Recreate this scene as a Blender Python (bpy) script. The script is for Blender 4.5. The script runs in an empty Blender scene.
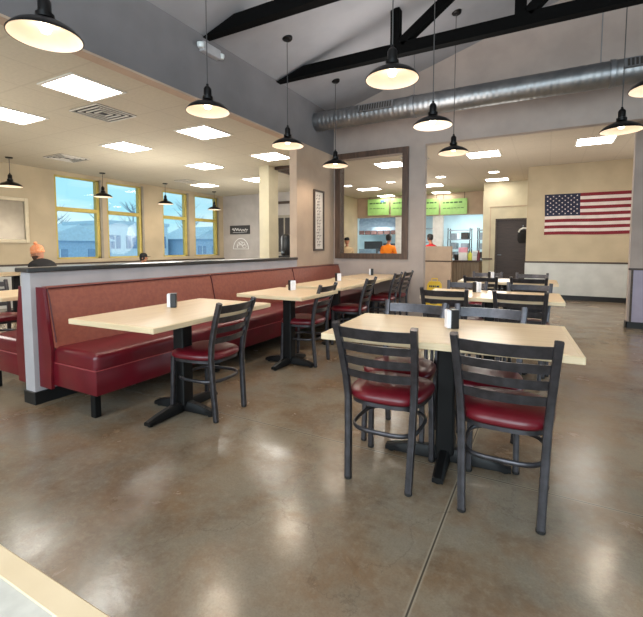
import bpy, bmesh, math, random
from mathutils import Vector, Matrix, Euler
random.seed(7)
PI = math.pi
S = bpy.context.scene
COL = S.collection

# ------------------------------------------------------------------ materials
def lin(c):
    return tuple(((v/255)/12.92 if v/255 <= .04045 else (((v/255)+.055)/1.055)**2.4) for v in c) + (1,)

def mat(name, rgb, rough=.5, metal=0., rgb2=None, nscale=8, bump=0., emit=0., ergb=None, coat=0., spec=.5):
    m = bpy.data.materials.new(name); m.use_nodes = True
    nt = m.node_tree; b = nt.nodes['Principled BSDF']
    b.inputs['Base Color'].default_value = lin(rgb)
    b.inputs['Roughness'].default_value = rough
    b.inputs['Metallic'].default_value = metal
    b.inputs['Specular IOR Level'].default_value = spec
    b.inputs['Coat Weight'].default_value = coat
    tc = nt.nodes.new('ShaderNodeTexCoord')
    n = nt.nodes.new('ShaderNodeTexNoise'); n.inputs['Scale'].default_value = nscale; n.inputs['Detail'].default_value = 4
    nt.links.new(tc.outputs['Object'], n.inputs['Vector'])
    if rgb2 is None: rgb2 = tuple(max(0, v*.94) for v in rgb)
    mx = nt.nodes.new('ShaderNodeMix'); mx.data_type = 'RGBA'
    mx.inputs['A'].default_value = lin(rgb); mx.inputs['B'].default_value = lin(rgb2)
    rp = nt.nodes.new('ShaderNodeMapRange'); rp.inputs['From Min'].default_value = .35; rp.inputs['From Max'].default_value = .65
    nt.links.new(n.outputs['Fac'], rp.inputs['Value'])
    nt.links.new(rp.outputs['Result'], mx.inputs['Factor'])
    nt.links.new(mx.outputs['Result'], b.inputs['Base Color'])
    if bump:
        bp = nt.nodes.new('ShaderNodeBump'); bp.inputs['Strength'].default_value = bump; bp.inputs['Distance'].default_value = .01
        nt.links.new(n.outputs['Fac'], bp.inputs['Height']); nt.links.new(bp.outputs['Normal'], b.inputs['Normal'])
    if emit:
        b.inputs['Emission Color'].default_value = lin(ergb or rgb)
        b.inputs['Emission Strength'].default_value = emit
    return m

def mat_floor():
    m = bpy.data.materials.new('stained_concrete'); m.use_nodes = True
    nt = m.node_tree; N = nt.nodes.new; L = nt.links.new; b = nt.nodes['Principled BSDF']
    tc = N('ShaderNodeTexCoord')
    def noise(sc, det=5, rough=.55, dist=0.):
        n = N('ShaderNodeTexNoise'); n.inputs['Scale'].default_value = sc; n.inputs['Detail'].default_value = det
        n.inputs['Roughness'].default_value = rough; n.inputs['Distortion'].default_value = dist
        L(tc.outputs['Object'], n.inputs['Vector']); return n
    def mrange(sock, a, c, lo=0., hi=1.):
        r = N('ShaderNodeMapRange'); r.inputs['From Min'].default_value = a; r.inputs['From Max'].default_value = c
        r.inputs['To Min'].default_value = lo; r.inputs['To Max'].default_value = hi
        L(sock, r.inputs['Value']); return r.outputs['Result']
    def mix(fac, a, c, blend='MIX'):
        x = N('ShaderNodeMix'); x.data_type = 'RGBA'; x.blend_type = blend
        if isinstance(fac, float): x.inputs['Factor'].default_value = fac
        else: L(fac, x.inputs['Factor'])
        for s, v in (('A', a), ('B', c)):
            if isinstance(v, tuple): x.inputs[s].default_value = v
            else: L(v, x.inputs[s])
        return x.outputs['Result']
    big = noise(.7, 4, .55, .5); mid = noise(2.6, 8, .62, .3); fine = noise(30, 5, .7); patch = noise(1.3, 12, .74, .2); grain = noise(110, 3, .6)
    c = mix(mrange(big.outputs['Fac'], .34, .66), lin((146, 131, 110)), lin((124, 117, 105)))
    c = mix(mrange(mid.outputs['Fac'], .42, .66, 0, .9), c, lin((130, 102, 74)))
    c = mix(mrange(patch.outputs['Fac'], .49, .68, 0, .8), c, lin((88, 66, 47)))
    c = mix(mrange(fine.outputs['Fac'], .48, .8, 0, .5), c, lin((158, 146, 126)))
    c = mix(mrange(grain.outputs['Fac'], .45, .75, 0, .25), c, lin((84, 72, 60)))
    # saw-cut control joints on a grid
    sx = N('ShaderNodeSeparateXYZ'); L(tc.outputs['Object'], sx.inputs[0])
    def joint(sock, off, step):
        a = N('ShaderNodeMath'); a.operation = 'ADD'; a.inputs[1].default_value = -off + 100*step + step/2; L(sock, a.inputs[0])
        md = N('ShaderNodeMath'); md.operation = 'MODULO'; md.inputs[1].default_value = step; L(a.outputs[0], md.inputs[0])
        sb = N('ShaderNodeMath'); sb.operation = 'SUBTRACT'; sb.inputs[1].default_value = step/2; L(md.outputs[0], sb.inputs[0])
        ab = N('ShaderNodeMath'); ab.operation = 'ABSOLUTE'; L(sb.outputs[0], ab.inputs[0]); return ab.outputs[0]
    jx = joint(sx.outputs['X'], -.37, 3.0); jy = joint(sx.outputs['Y'], 2.285, 3.2)
    mn = N('ShaderNodeMath'); mn.operation = 'MINIMUM'; L(jx, mn.inputs[0]); L(jy, mn.inputs[1])
    halo = mrange(mn.outputs[0], .006, .013, .6, 0.)
    c = mix(halo, c, lin((168, 156, 136)))
    cut = mrange(mn.outputs[0], .0025, .0045, .85, 0.)
    c = mix(cut, c, lin((48, 42, 36)))
    # hairline crack from a warped cell edge, only in a patch near the camera
    vo = N('ShaderNodeTexVoronoi'); vo.feature = 'DISTANCE_TO_EDGE'; vo.inputs['Scale'].default_value = .8
    wv = N('ShaderNodeVectorMath'); wv.operation = 'MULTIPLY_ADD'; L(mid.outputs['Color'], wv.inputs[0]); wv.inputs[1].default_value = (.5,.5,.5)
    L(tc.outputs['Object'], wv.inputs[2]); L(wv.outputs[0], vo.inputs['Vector'])
    crk = mrange(vo.outputs['Distance'], .0008, .003, .28, 0.)
    c = mix(crk, c, lin((62, 52, 42)))
    L(c, b.inputs['Base Color'])
    L(mrange(mid.outputs['Fac'], .3, .7, .13, .30), b.inputs['Roughness'])
    b.inputs['Specular IOR Level'].default_value = .55
    bp = N('ShaderNodeBump'); bp.inputs['Strength'].default_value = .3; bp.inputs['Distance'].default_value = .006
    L(noise(7, 6, .6, .4).outputs['Fac'], bp.inputs['Height']); L(bp.outputs['Normal'], b.inputs['Normal'])
    return m

def mat_tiles(name, rgb, line, step=.61):
    m = mat(name, rgb, .9, rgb2=tuple(v*.97 for v in rgb), nscale=30, bump=.05)
    nt = m.node_tree; N = nt.nodes.new; L = nt.links.new; b = nt.nodes['Principled BSDF']
    src = b.inputs['Base Color'].links[0].from_socket
    tc = N('ShaderNodeTexCoord'); sx = N('ShaderNodeSeparateXYZ'); L(tc.outputs['Object'], sx.inputs[0])
    outs = []
    for ax in 'XY':
        a = N('ShaderNodeMath'); a.operation = 'ADD'; a.inputs[1].default_value = 100*step; L(sx.outputs[ax], a.inputs[0])
        md = N('ShaderNodeMath'); md.operation = 'PINGPONG'; md.inputs[1].default_value = step/2; L(a.outputs[0], md.inputs[0])
        outs.append(md.outputs[0])
    mn = N('ShaderNodeMath'); mn.operation = 'MINIMUM'; L(outs[0], mn.inputs[0]); L(outs[1], mn.inputs[1])
    r = N('ShaderNodeMapRange'); r.inputs['From Min'].default_value = .007; r.inputs['From Max'].default_value = .013
    r.inputs['To Min'].default_value = .3; r.inputs['To Max'].default_value = 0; L(mn.outputs[0], r.inputs['Value'])
    mx = N('ShaderNodeMix'); mx.data_type = 'RGBA'; L(r.outputs['Result'], mx.inputs['Factor']); L(src, mx.inputs['A'])
    mx.inputs['B'].default_value = lin(line); L(mx.outputs['Result'], b.inputs['Base Color'])
    return m

def mat_wood(name, rgb, rgb2, rough=.4, scale=(3, 30, 30), coat=0.):
    m = mat(name, rgb, rough, rgb2=rgb2, nscale=1.5, coat=coat)
    nt = m.node_tree; n = next(x for x in nt.nodes if x.type == 'TEX_NOISE'); tc = next(x for x in nt.nodes if x.type == 'TEX_COORD')
    mp = nt.nodes.new('ShaderNodeMapping'); mp.inputs['Scale'].default_value = scale
    nt.links.new(tc.outputs['Object'], mp.inputs['Vector']); nt.links.new(mp.outputs['Vector'], n.inputs['Vector'])
    return m

def mat_glass(name, tint=(250, 252, 252)):
    m = bpy.data.materials.new(name); m.use_nodes = True; nt = m.node_tree; nt.nodes.clear()
    o = nt.nodes.new('ShaderNodeOutputMaterial'); t = nt.nodes.new('ShaderNodeBsdfTransparent'); g = nt.nodes.new('ShaderNodeBsdfGlossy')
    t.inputs['Color'].default_value = lin(tint); g.inputs['Roughness'].default_value = .02
    f = nt.nodes.new('ShaderNodeFresnel'); f.inputs['IOR'].default_value = 1.3
    x = nt.nodes.new('ShaderNodeMixShader'); L = nt.links.new
    L(f.outputs[0], x.inputs[0]); L(t.outputs[0], x.inputs[1]); L(g.outputs[0], x.inputs[2]); L(x.outputs[0], o.inputs['Surface'])
    return m

def mat_duct():
    m = mat('galvanised_spiral_metal', (150, 150, 150), .42, .9, rgb2=(128, 130, 132), nscale=5)
    nt = m.node_tree; b = nt.nodes['Principled BSDF']
    tc = next(x for x in nt.nodes if x.type == 'TEX_COORD')
    w = nt.nodes.new('ShaderNodeTexWave'); w.wave_type = 'BANDS'; w.bands_direction = 'X'; w.inputs['Scale'].default_value = 4.2
    bp = nt.nodes.new('ShaderNodeBump'); bp.inputs['Strength'].default_value = .28; bp.inputs['Distance'].default_value = .01
    nt.links.new(tc.outputs['Object'], w.inputs['Vector']); nt.links.new(w.outputs['Fac'], bp.inputs['Height']); nt.links.new(bp.outputs['Normal'], b.inputs['Normal'])
    return m

M = dict(
    floor=mat_floor(),
    greige=mat('greige_wall_paint', (176, 161, 152), .8, nscale=3, bump=.03),
    soffit=mat('grey_soffit_paint', (120, 116, 117), .85, nscale=3, bump=.03),
    vault=mat('vault_ceiling_paint', (150, 149, 152), .9, nscale=2, bump=.03),
    halfwall=mat('pale_grey_half_wall_paint', (178, 173, 175), .7, nscale=4, bump=.03),
    beige=mat('beige_wall_paint', (188, 171, 142), .85, nscale=2, bump=.03),
    cream=mat('cream_column_paint', (202, 192, 164), .8, nscale=3),
    tan=mat('tan_wall_paint', (190, 166, 144), .8, nscale=3),
    signwall=mat('light_grey_wall_paint', (182, 174, 168), .85, nscale=3),
    wains=mat('white_wainscot_panel', (196, 196, 190), .6, nscale=4),
    lilac=mat('pale_lilac_panel', (170, 160, 178), .5, nscale=4),
    brown_trim=mat_wood('dark_brown_wood_trim', (74, 56, 44), (56, 42, 33), .45),
    frame_wood=mat_wood('walnut_window_frame', (92, 68, 52), (70, 50, 38), .5, (20, 20, 3)),
    blackbase=mat('black_rubber_base', (16, 16, 17), .5),
    cap=mat('dark_stone_cap', (52, 50, 48), .3, rgb2=(38, 37, 36), nscale=40),
    tiles=mat_tiles('acoustic_ceiling_tiles', (200, 192, 172), (168, 158, 138)),
    tiles2=mat_tiles('counter_area_ceiling_tiles', (196, 184, 166), (170, 158, 140)),
    light=mat('troffer_lens', (255, 252, 244), .5, emit=13., ergb=(255, 250, 240)),
    lightframe=mat('white_light_frame', (225, 220, 208), .6),
    vent=mat('white_vent_metal', (215, 208, 195), .5),
    ventdark=mat('dark_vent_gap', (50, 46, 42), .8),
    black=mat('black_enamel', (7, 6, 6), .3, spec=.35),
    blackmatte=mat('black_painted_steel', (7, 7, 7), .6, spec=.3),
    shade_in=mat('white_enamel_lining_glow', (250, 240, 225), .5, emit=.32, ergb=(255, 220, 184)),  # white enamel; its emission stands in for bulb light on the lining
    bulb=mat('glowing_bulb', (255, 244, 225), .4, emit=8., ergb=(255, 236, 205)),
    cord=mat('grey_lamp_cord', (70, 68, 68), .6),
    truss=mat('black_stained_truss_timber', (5, 5, 5), .9, nscale=20, bump=.1, spec=.1),
    duct=mat_duct(),
    duct_flange=mat('galvanised_flange', (150, 152, 155), .4, .9),
    maple=mat_wood('maple_laminate', (222, 196, 160), (212, 184, 147), .32, (1.2, 14, 8)),
    maple_edge=mat_wood('maple_edge_band', (226, 204, 168), (214, 190, 152), .4, (3, 3, 40)),
    paletop=mat('pale_laminate_top', (208, 206, 196), .35, nscale=40),
    iron=mat('black_cast_iron', (9, 9, 10), .5, spec=.35, bump=.05, nscale=60),
    chair=mat('gunmetal_chair_frame', (84, 82, 86), .3, .72, rgb2=(70, 68, 71), nscale=25),
    glide=mat('dark_chair_glide', (35, 33, 32), .6),
    vinyl=mat('burgundy_vinyl', (106, 20, 32), .3, rgb2=(94, 16, 27), nscale=6, spec=.55),
    vinyl_back=mat('terracotta_vinyl', (146, 80, 62), .45, rgb2=(134, 70, 56), nscale=30, bump=.05),
    piping=mat('dark_burgundy_piping', (74, 15, 25), .45),
    vinyl_seam=mat('seat_welt', (150, 62, 66), .4),
    napkin=mat('white_paper_napkins', (238, 236, 240), .8),
    holder=mat('black_plastic_holder', (22, 22, 24), .35),
    yellow_frame=mat('yellow_window_frame', (196, 176, 92), .5),
    grey_frame=mat('grey_window_jamb', (150, 142, 128), .6),
    glass=mat_glass('window_glass'),
    door=mat_wood('dark_brown_door', (60, 46, 40), (48, 36, 31), .5),
    green=mat('green_menu_panel', (150, 190, 112), .4, emit=.12, ergb=(150, 208, 110)),
    menutext=mat('dark_menu_print', (58, 92, 50), .6),
    menublue=mat('blue_menu_print', (80, 110, 190), .6),
    kitchen=mat('pale_blue_kitchen_wall', (196, 222, 230), .5, nscale=2),
    kceil=mat('kitchen_ceiling', (206, 220, 226), .7),
    steel=mat('stainless_steel', (150, 160, 168), .35, .8, rgb2=(130, 140, 150)),
    darksteel=mat('dark_steel', (70, 66, 66), .4, .6),
    brownmetal=mat('brown_grease_filter', (92, 62, 56), .5, .3),
    white=mat('white_plastic', (232, 232, 230), .45),
    counter_front=mat_wood('weathered_board_front', (128, 112, 92), (104, 88, 70), .6, (24, 24, 1)),
    countertop=mat('dark_brown_countertop', (60, 42, 36), .35),
    pink=mat('pink_carton', (240, 170, 190), .6),
    yellow=mat('yellow_plastic', (236, 196, 30), .5),
    lime=mat('yellow_green_plastic', (222, 224, 90), .5),
    red=mat('red_shirt_cloth', (200, 34, 40), .8), orange=mat('orange_shirt_cloth', (255, 138, 22), .8, emit=.0),
    darkcloth=mat('dark_cloth', (28, 26, 27), .9), jeans=mat('dark_trousers', (40, 44, 56), .9), tancloth=mat('tan_cloth', (206, 178, 140), .9),
    skin=mat('skin', (178, 122, 94), .6), hair=mat('black_hair', (16, 13, 12), .6), beard=mat('brown_beard', (70, 44, 32), .8),
    knit=mat('orange_knit', (232, 134, 76), .95, rgb2=(236, 168, 130), nscale=60, bump=.3),
    flag_red=mat('flag_red_cloth', (122, 26, 40), .85), flag_white=mat('flag_white_cloth', (216, 204, 196), .85), flag_blue=mat('flag_navy_cloth', (34, 38, 62), .85),
    artpaper=mat('off_white_art_paper', (226, 216, 206), .8), artink=mat('brown_print', (92, 74, 66), .8),
    signdark=mat('charcoal_sign_board', (62, 60, 60), .7), signwhite=mat('white_sign_paint', (236, 234, 232), .7),
    mirror=mat('mirror_silver', (120, 112, 98), .3, .7), mirrorframe=mat('cream_mirror_frame', (206, 192, 164), .6),
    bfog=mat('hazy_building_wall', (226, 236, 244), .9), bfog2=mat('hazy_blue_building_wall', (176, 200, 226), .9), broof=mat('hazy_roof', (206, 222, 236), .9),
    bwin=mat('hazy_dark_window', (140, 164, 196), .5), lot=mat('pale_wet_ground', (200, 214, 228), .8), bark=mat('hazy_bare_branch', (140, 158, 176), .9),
    lense=mat('emergency_lamp_lens', (210, 215, 215), .2),
    exitbox=mat('white_emergency_light_case', (170, 168, 170), .5),
)

# ------------------------------------------------------------------ mesh helpers
class MB:
    def __init__(s): s.bm = bmesh.new(); s.mi = 0
    def _tag(s, faces):
        for f in faces: f.material_index = s.mi
    def face(s, pts, mi=None):
        f = s.bm.faces.new([s.bm.verts.new(p) for p in pts]); f.material_index = s.mi if mi is None else mi; return s
    def box(s, x0, x1, y0, y1, z0, z1, bev=0., rot=None, seg=1):
        r = bmesh.ops.create_cube(s.bm, size=1)
        vs = r['verts']
        bmesh.ops.scale(s.bm, vec=(x1-x0, y1-y0, z1-z0), verts=vs)
        fs = list({f for v in vs for f in v.link_faces})
        if bev:
            es = list({e for v in vs for e in v.link_edges})
            rr = bmesh.ops.bevel(s.bm, geom=es, offset=bev, segments=seg, affect='EDGES', profile=.5)
            vs = list({v for v in rr['verts']} | {v for f in rr['faces'] for v in f.verts}); 
            fs = list({f for v in vs for f in v.link_faces})
            vs = list({v for f in fs for v in f.verts})
        if rot is not None: bmesh.ops.rotate(s.bm, cent=(0, 0, 0), matrix=rot, verts=vs)
        bmesh.ops.translate(s.bm, vec=((x0+x1)/2, (y0+y1)/2, (z0+z1)/2), verts=vs)
        s._tag(fs); return s
    def tube(s, pts, r, n=8, caps=True, sx=1., sy=1., sq=False):
        pts = [Vector(p) for p in pts]; rs = r if isinstance(r, (list, tuple)) else [r]*len(pts)
        rings = []; prev = None
        for i, p in enumerate(pts):
            d = (pts[min(i+1, len(pts)-1)] - pts[max(i-1, 0)]).normalized()
            if prev is None:
                ref = Vector((1, 0, 0)) if abs(d.x) < .8 else Vector((0, 1, 0))
                u = (ref - d*ref.dot(d)).normalized()
            else: u = (prev - d*prev.dot(d)).normalized()
            prev = u; v = d.cross(u)
            q = [((abs(math.cos(2*PI*k/n))**5 + abs(math.sin(2*PI*k/n))**5)**-.2 if sq else 1.) for k in range(n)]
            rings.append([s.bm.verts.new(p + (u*math.cos(2*PI*k/n)*sx + v*math.sin(2*PI*k/n)*sy)*rs[i]*q[k]) for k in range(n)])
        for a, b in zip(rings, rings[1:]):
            for k in range(n):
                s.bm.faces.new((a[k], a[(k+1) % n], b[(k+1) % n], b[k])).material_index = s.mi
        if caps:
            s.bm.faces.new(rings[0][::-1]).material_index = s.mi; s.bm.faces.new(rings[-1]).material_index = s.mi
        return s
    def lathe(s, prof, c=(0, 0, 0), n=32, sx=1., sy=1.):
        rings = []
        for r, z in prof:
            if r < 1e-5: rings.append([s.bm.verts.new((c[0], c[1], c[2]+z))])
            else: rings.append([s.bm.verts.new((c[0]+r*sx*math.cos(2*PI*k/n), c[1]+r*sy*math.sin(2*PI*k/n), c[2]+z)) for k in range(n)])
        for a, b in zip(rings, rings[1:]):
            for k in range(n):
                k2 = (k+1) % n
                if len(a) == 1 and len(b) == 1: continue
                if len(a) == 1: f = (a[0], b[k2], b[k])
                elif len(b) == 1: f = (a[k], a[k2], b[0])
                else: f = (a[k], a[k2], b[k2], b[k])
                s.bm.faces.new(f).material_index = s.mi
        return s
    def prism(s, poly, d0, d1, axis='y'):
        # poly in the other two coordinates; extruded along axis
        def P(a, b, d): return {'y': (a, d, b), 'x': (d, a, b), 'z': (a, b, d)}[axis]
        A = [s.bm.verts.new(P(a, b, d0)) for a, b in poly]; B = [s.bm.verts.new(P(a, b, d1)) for a, b in poly]
        n = len(poly); fs = [s.bm.faces.new(A), s.bm.faces.new(B[::-1])]
        for k in range(n): fs.append(s.bm.faces.new((A[k], B[k], B[(k+1) % n], A[(k+1) % n])))
        s._tag(fs); return s
    def loft(s, rings, cap=True):
        R = [[s.bm.verts.new(p) for p in r] for r in rings]; n = len(R[0])
        for a, b in zip(R, R[1:]):
            for k in range(n): s.bm.faces.new((a[k], a[(k+1) % n], b[(k+1) % n], b[k])).material_index = s.mi
        if cap:
            s.bm.faces.new(R[0][::-1]).material_index = s.mi; s.bm.faces.new(R[-1]).material_index = s.mi
        return s
    def build(s, name, mats, parent=None, smooth=False, angle=35):
        bmesh.ops.recalc_face_normals(s.bm, faces=s.bm.faces)
        me = bpy.data.meshes.new(name); s.bm.to_mesh(me); s.bm.free()
        for m in (mats if isinstance(mats, (list, tuple)) else [mats]): me.materials.append(m)
        o = bpy.data.objects.new(name, me); COL.objects.link(o)
        if smooth:
            me.polygons.foreach_set('use_smooth', [True]*len(me.polygons))
            try: me.set_sharp_from_angle(angle=math.radians(angle))
            except Exception: pass
        if parent: o.parent = parent
        return o

def tag(o, label=None, cat=None, group=None, kind=None):
    if label: o['label'] = label
    if cat: o['category'] = cat
    if group: o['group'] = group
    if kind: o['kind'] = kind
    return o
def thing(name, label, cat, loc=(0, 0, 0), rz=0., group=None):
    o = bpy.data.objects.new(name, None); COL.objects.link(o); o.empty_display_size = .1
    o.location = loc; o.rotation_euler = (0, 0, rz); return tag(o, label, cat, group)
def struct(o, label=None, cat='room structure'):
    return tag(o, label, cat, kind='structure')
def dup(root, loc, rz=0., label=None, group=None):
    def cp(o, par):
        c = o.copy(); COL.objects.link(c)
        if par: c.parent = par
        for ch in kids[o.name]: cp(ch, c)
        return c
    kids = {}
    def collect(o):
        kids[o.name] = list(o.children)
        for ch in o.children: collect(ch)
    collect(root)
    c = cp(root, None); c.location = loc; c.rotation_euler = (0, 0, rz)
    if label: c['label'] = label
    if group: c['group'] = group
    return c
def Rz(a): return Matrix.Rotation(a, 3, 'Z')
def Ry(a): return Matrix.Rotation(a, 3, 'Y')
def Rx(a): return Matrix.Rotation(a, 3, 'X')

# ------------------------------------------------------------------ key dimensions
XW = -3.45; XW2 = -3.58          # half wall faces
YF = 6.85; YF2 = 6.98            # far wall of the dining room
SL = .30; ZE = 3.58; XR = 1.35   # vault slope, eave height, ridge
def zc(x): return ZE + SL*(x-XW) if x < XR else ZE + SL*(XR-XW) - SL*(x-XR)
XRW = 6.0; YB = -3.0             # right wall, back wall (behind the camera)
ZL = 2.9; XL = -9.5; YLF = 10.7  # left room ceiling, window wall, far wall
ZK = 3.13                        # counter area ceiling

# ------------------------------------------------------------------ the shell
struct(MB().box(XL-.2, XRW+.15, YB-.15, 19.2, -.12, 0).build('floor', M['floor']), 'polished stained concrete floor in mottled brown and grey', 'floor')
m = MB(); m.prism([(XW, ZE), (XR, zc(XR)), (XRW, zc(XRW)), (XRW, zc(XRW)+.1), (XR, zc(XR)+.1), (XW, ZE+.1)], YB, YF2, 'y')
struct(m.build('ceiling', M['vault']), 'grey sloped vault ceiling over the dining room', 'ceiling')
struct(MB().box(XL, XW2, YB, YF2, ZL, ZL+.08).box(XL, -5.06, YF2, YLF, ZL, ZL+.08).box(-5.06, XW2, YF2, 7.30, ZL, ZL+.08).build('ceiling', M['tiles']), 'beige acoustic tile ceiling over the window side room', 'ceiling')
struct(MB().box(-6.6, XRW, YF2, 15.2, ZK, ZK+.08).build('ceiling', M['tiles2']), 'beige tile ceiling over the counter area', 'ceiling')
# far wall of the dining room with interior window and wide opening
WX0, WX1, WZ0, WZ1 = -3.31, -2.16, 1.115, 2.79
m = MB()
m.box(XW, WX0, YF, YF2, 0, 2.89).box(WX0, WX1, YF, YF2, 0, WZ0).box(WX0, WX1, YF, YF2, WZ1, 2.89).box(WX1, -1.79, YF, YF2, 0, 2.89)
m.prism([(XW, 2.89), (XRW, 2.89), (XRW, zc(XRW)), (XR, zc(XR)), (XW, ZE)], YF, YF2, 'y')
m.box(2.4, XRW, YF, YF2, 0, 2.89)
struct(m.build('wall_far', M['greige']), 'greige far wall of the dining room with a wide opening', 'wall')
# soffit beam and full wall along the left side
struct(MB().box(XW2, XW, YB, YF, 2.87, ZE+.02).build('wall_soffit', M['soffit']), 'long grey soffit beam above the half wall', 'wall')
struct(MB().box(XW2+.001, XW-.001, YB, YF, 2.85, 2.87).build('trim_1', M['tan']), 'beige underside trim along the bottom of the soffit', 'trim')
struct(MB().box(XW2, XW, 5.57, YF, 0, 2.85).build('wall_left_full', M['tan']), 'full height wall section behind the far booth', 'wall')
HW0 = 1.72
struct(MB().box(XW2, XW, HW0, 5.57, 0, 1.03).build('wall_half', M['halfwall']), 'pale grey half wall between booths and side room', 'wall')
struct(MB().box(XW2-.025, XW+.025, HW0-.03, 5.565, 1.03, 1.065, .006).build('trim_2', M['cap']), 'dark cap along the top of the half wall', 'trim')
struct(MB().box(XW2-.012, XW+.012, HW0-.012, 5.57, 0, .10, .003).build('baseboard_half_wall', M['blackbase']), 'black rubber base around the half wall', 'baseboard')
# left room
m = MB()
wy = [(5.31, 6.35), (6.54, 7.53), (8.22, 9.12), (9.42, 10.42)]; wz0, wz1 = .96, 2.81
m.box(XL-.2, XL, YB, YLF, 0, wz0).box(XL-.2, XL, YB, YLF, wz1, ZL)
yy = [YB] + [v for p in wy for v in p] + [YLF]
for k in range(0, len(yy), 2): m.box(XL-.2, XL, yy[k], yy[k+1], wz0, wz1)
struct(m.build('wall_left', M['beige']), 'beige window wall of the side room', 'wall')
struct(MB().box(XL, XL+.02, YB, YLF, 0, .84).build('trim_3', M['wains']), 'white wainscot panel below the side room windows', 'trim')
struct(MB().box(XL, XL+.04, YB, YLF, .84, .875, .004).build('trim_4', M['brown_trim']), 'thin brown rail above the side room wainscot', 'trim')
for i, (a, b) in enumerate(wy):
    w = struct(MB().box(XL-.13, XL-.02, a, a+.045, wz0, wz1).box(XL-.13, XL-.02, b-.07, b, wz0, wz1).box(XL-.13, XL-.02, a, b, wz0, wz0+.035)
        .box(XL-.13, XL-.02, a, b, wz1-.03, wz1).build('window_%d' % (i+1), M['yellow_frame']), 'tall yellow framed window in the side room', 'window')
    MB().box(XL-.12, XL-.01, a+.045, b-.07, 2.03, 2.12, .004).build('window_bar', M['yellow_frame'], w)
    MB().box(XL-.085, XL-.08, a+.03, b-.05, wz0+.02, 2.04).box(XL-.085, XL-.08, a+.03, b-.05, 2.11, wz1-.02).build('window_pane', M['glass'], w)
    MB().box(XL-.02, XL+.015, b, b+.06, wz0, wz1+.02).build('window_casing', M['grey_frame'], w)
struct(MB().box(XL, -5.3, YLF, YLF+.12, 0, ZL+.3).build('wall_side_room_far', M['signwall']), 'light grey far wall of the side room with two signs', 'wall')
w8 = struct(MB().box(-7.5, -7.42, YLF-.04, YLF, 1.0, 2.2).box(-6.7, -6.62, YLF-.04, YLF, 1.0, 2.2).box(-7.42, -6.7, YLF-.04, YLF, 2.12, 2.2).box(-7.42, -6.7, YLF-.04, YLF, 1.0, 1.08).box(-7.08, -7.04, YLF-.03, YLF, 1.08, 2.12).build('window_8', M['grey_frame']), 'grey framed interior window behind the cream column', 'window')
MB().box(-7.42, -6.7, YLF-.012, YLF-.002, 1.08, 2.12).build('window_pane', M['darksteel'], w8)
struct(MB().box(-7.7, -6.2, YLF-.03, YLF, 2.54, 2.62).build('trim_12', M['brown_trim']), 'brown rail high on the wall behind the cream column', 'trim')
struct(MB().box(-5.30, -5.06, 7.08, 7.42, 0, ZL).build('wall_column', M['cream'] ), 'cream square column in the side room', 'column')
struct(MB().box(-5.06, XW2, 7.30, 7.42, 2.84, ZK+.08).box(-5.14, -5.06, 7.42, YLF, 2.84, ZK+.08).build('trim_5', M['brown_trim']), 'brown header beam beside the cream column', 'trim')
# counter area
struct(MB().box(-6.72, -6.6, YLF+.12, 15.2, 0, ZK+.08).build('wall_counter_left', M['beige']), 'beige left wall of the counter area', 'wall')
struct(MB().box(-6.6, -1.71, 15.2, 15.35, 2.36, ZK+.08).build('wall_menu', M['tan']), 'brownish bulkhead above the kitchen opening', 'wall')
struct(MB().box(-.45, XRW, 11.2, 11.35, 0, ZK+.08).box(-.45, -.33, 11.35, 13.3, 0, ZK+.08).build('wall_flag', M['beige']), 'beige wall that carries the flag', 'wall')
struct(MB().box(-.46, 4.0, 11.17, 11.2, .1, .855).build('trim_6', M['wains']), 'white wainscot panel under the flag', 'trim')
struct(MB().box(-.47, 4.0, 11.15, 11.2, .855, .89, .004).build('trim_7', M['brown_trim']), 'brown chair rail under the flag', 'trim')
struct(MB().box(-.46, 4.0, 11.165, 11.2, 0, .11).build('baseboard_flag_wall', M['blackbase']), 'black base below the white wainscot', 'baseboard')
# wall with the dark door
m = MB(); m.box(-1.71, -1.36, 13.3, 13.45, 0, ZK+.08).box(-1.36, -.45, 13.3, 13.45, 2.06, ZK+.08).box(-1.71, -1.6, 13.45, 15.2, 0, ZK+.08)
struct(m.build('wall_door', M['cream']), 'cream wall around the dark brown door', 'wall')
struct(MB().box(-1.72, -1.42, 13.27, 13.3, .86, .9).build('trim_8', M['brown_trim']), 'brown chair rail left of the dark door', 'trim')
m = MB(); m.box(-1.51, -1.49, 13.28, 13.3, 0, 2.42).box(-1.51, -.45, 13.28, 13.3, 2.40, 2.42)
struct(m.build('trim_9', M['tan']), 'thin casing line around the door recess', 'trim')
d = struct(MB().box(-1.355, -.452, 13.36, 13.41, .01, 2.055, .004).build('door_1', M['door']), 'dark brown door beyond the tables', 'door')
MB().box(-1.36, -1.325, 13.3, 13.36, 0, 2.06).box(-1.36, -.452, 13.3, 13.36, 2.03, 2.06).build('door_frame', M['brown_trim'], d)
MB().tube([(-1.28, 13.36, 1.0), (-1.28, 13.31, 1.0), (-1.18, 13.31, 1.0)], .012).build('door_handle', M['steel'], d, True)
# right hand partition
m = MB(); m.box(1.10, 4.2, 7.7, 7.83, .0, ZK)
p = struct(m.build('wall_right_partition', M['greige']), 'greige partition at the right edge', 'wall')
struct(MB().box(1.15, 4.2, 7.685, 7.7, .1, .88).build('trim_10', M['lilac']), 'pale lilac wainscot panel on the right partition', 'trim')
struct(MB().box(1.09, 4.2, 7.67, 7.7, .88, .91).box(1.125, 1.15, 7.675, 7.7, .1, .88).build('trim_11', M['brown_trim']), 'brown rail edging the lilac wainscot', 'trim')
struct(MB().box(1.085, 4.2, 7.675, 7.7, 0, .1).box(1.085, 1.1, 7.675, 7.845, 0, .1).build('baseboard_right', M['blackbase']), 'black base on the right partition', 'baseboard')
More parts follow.
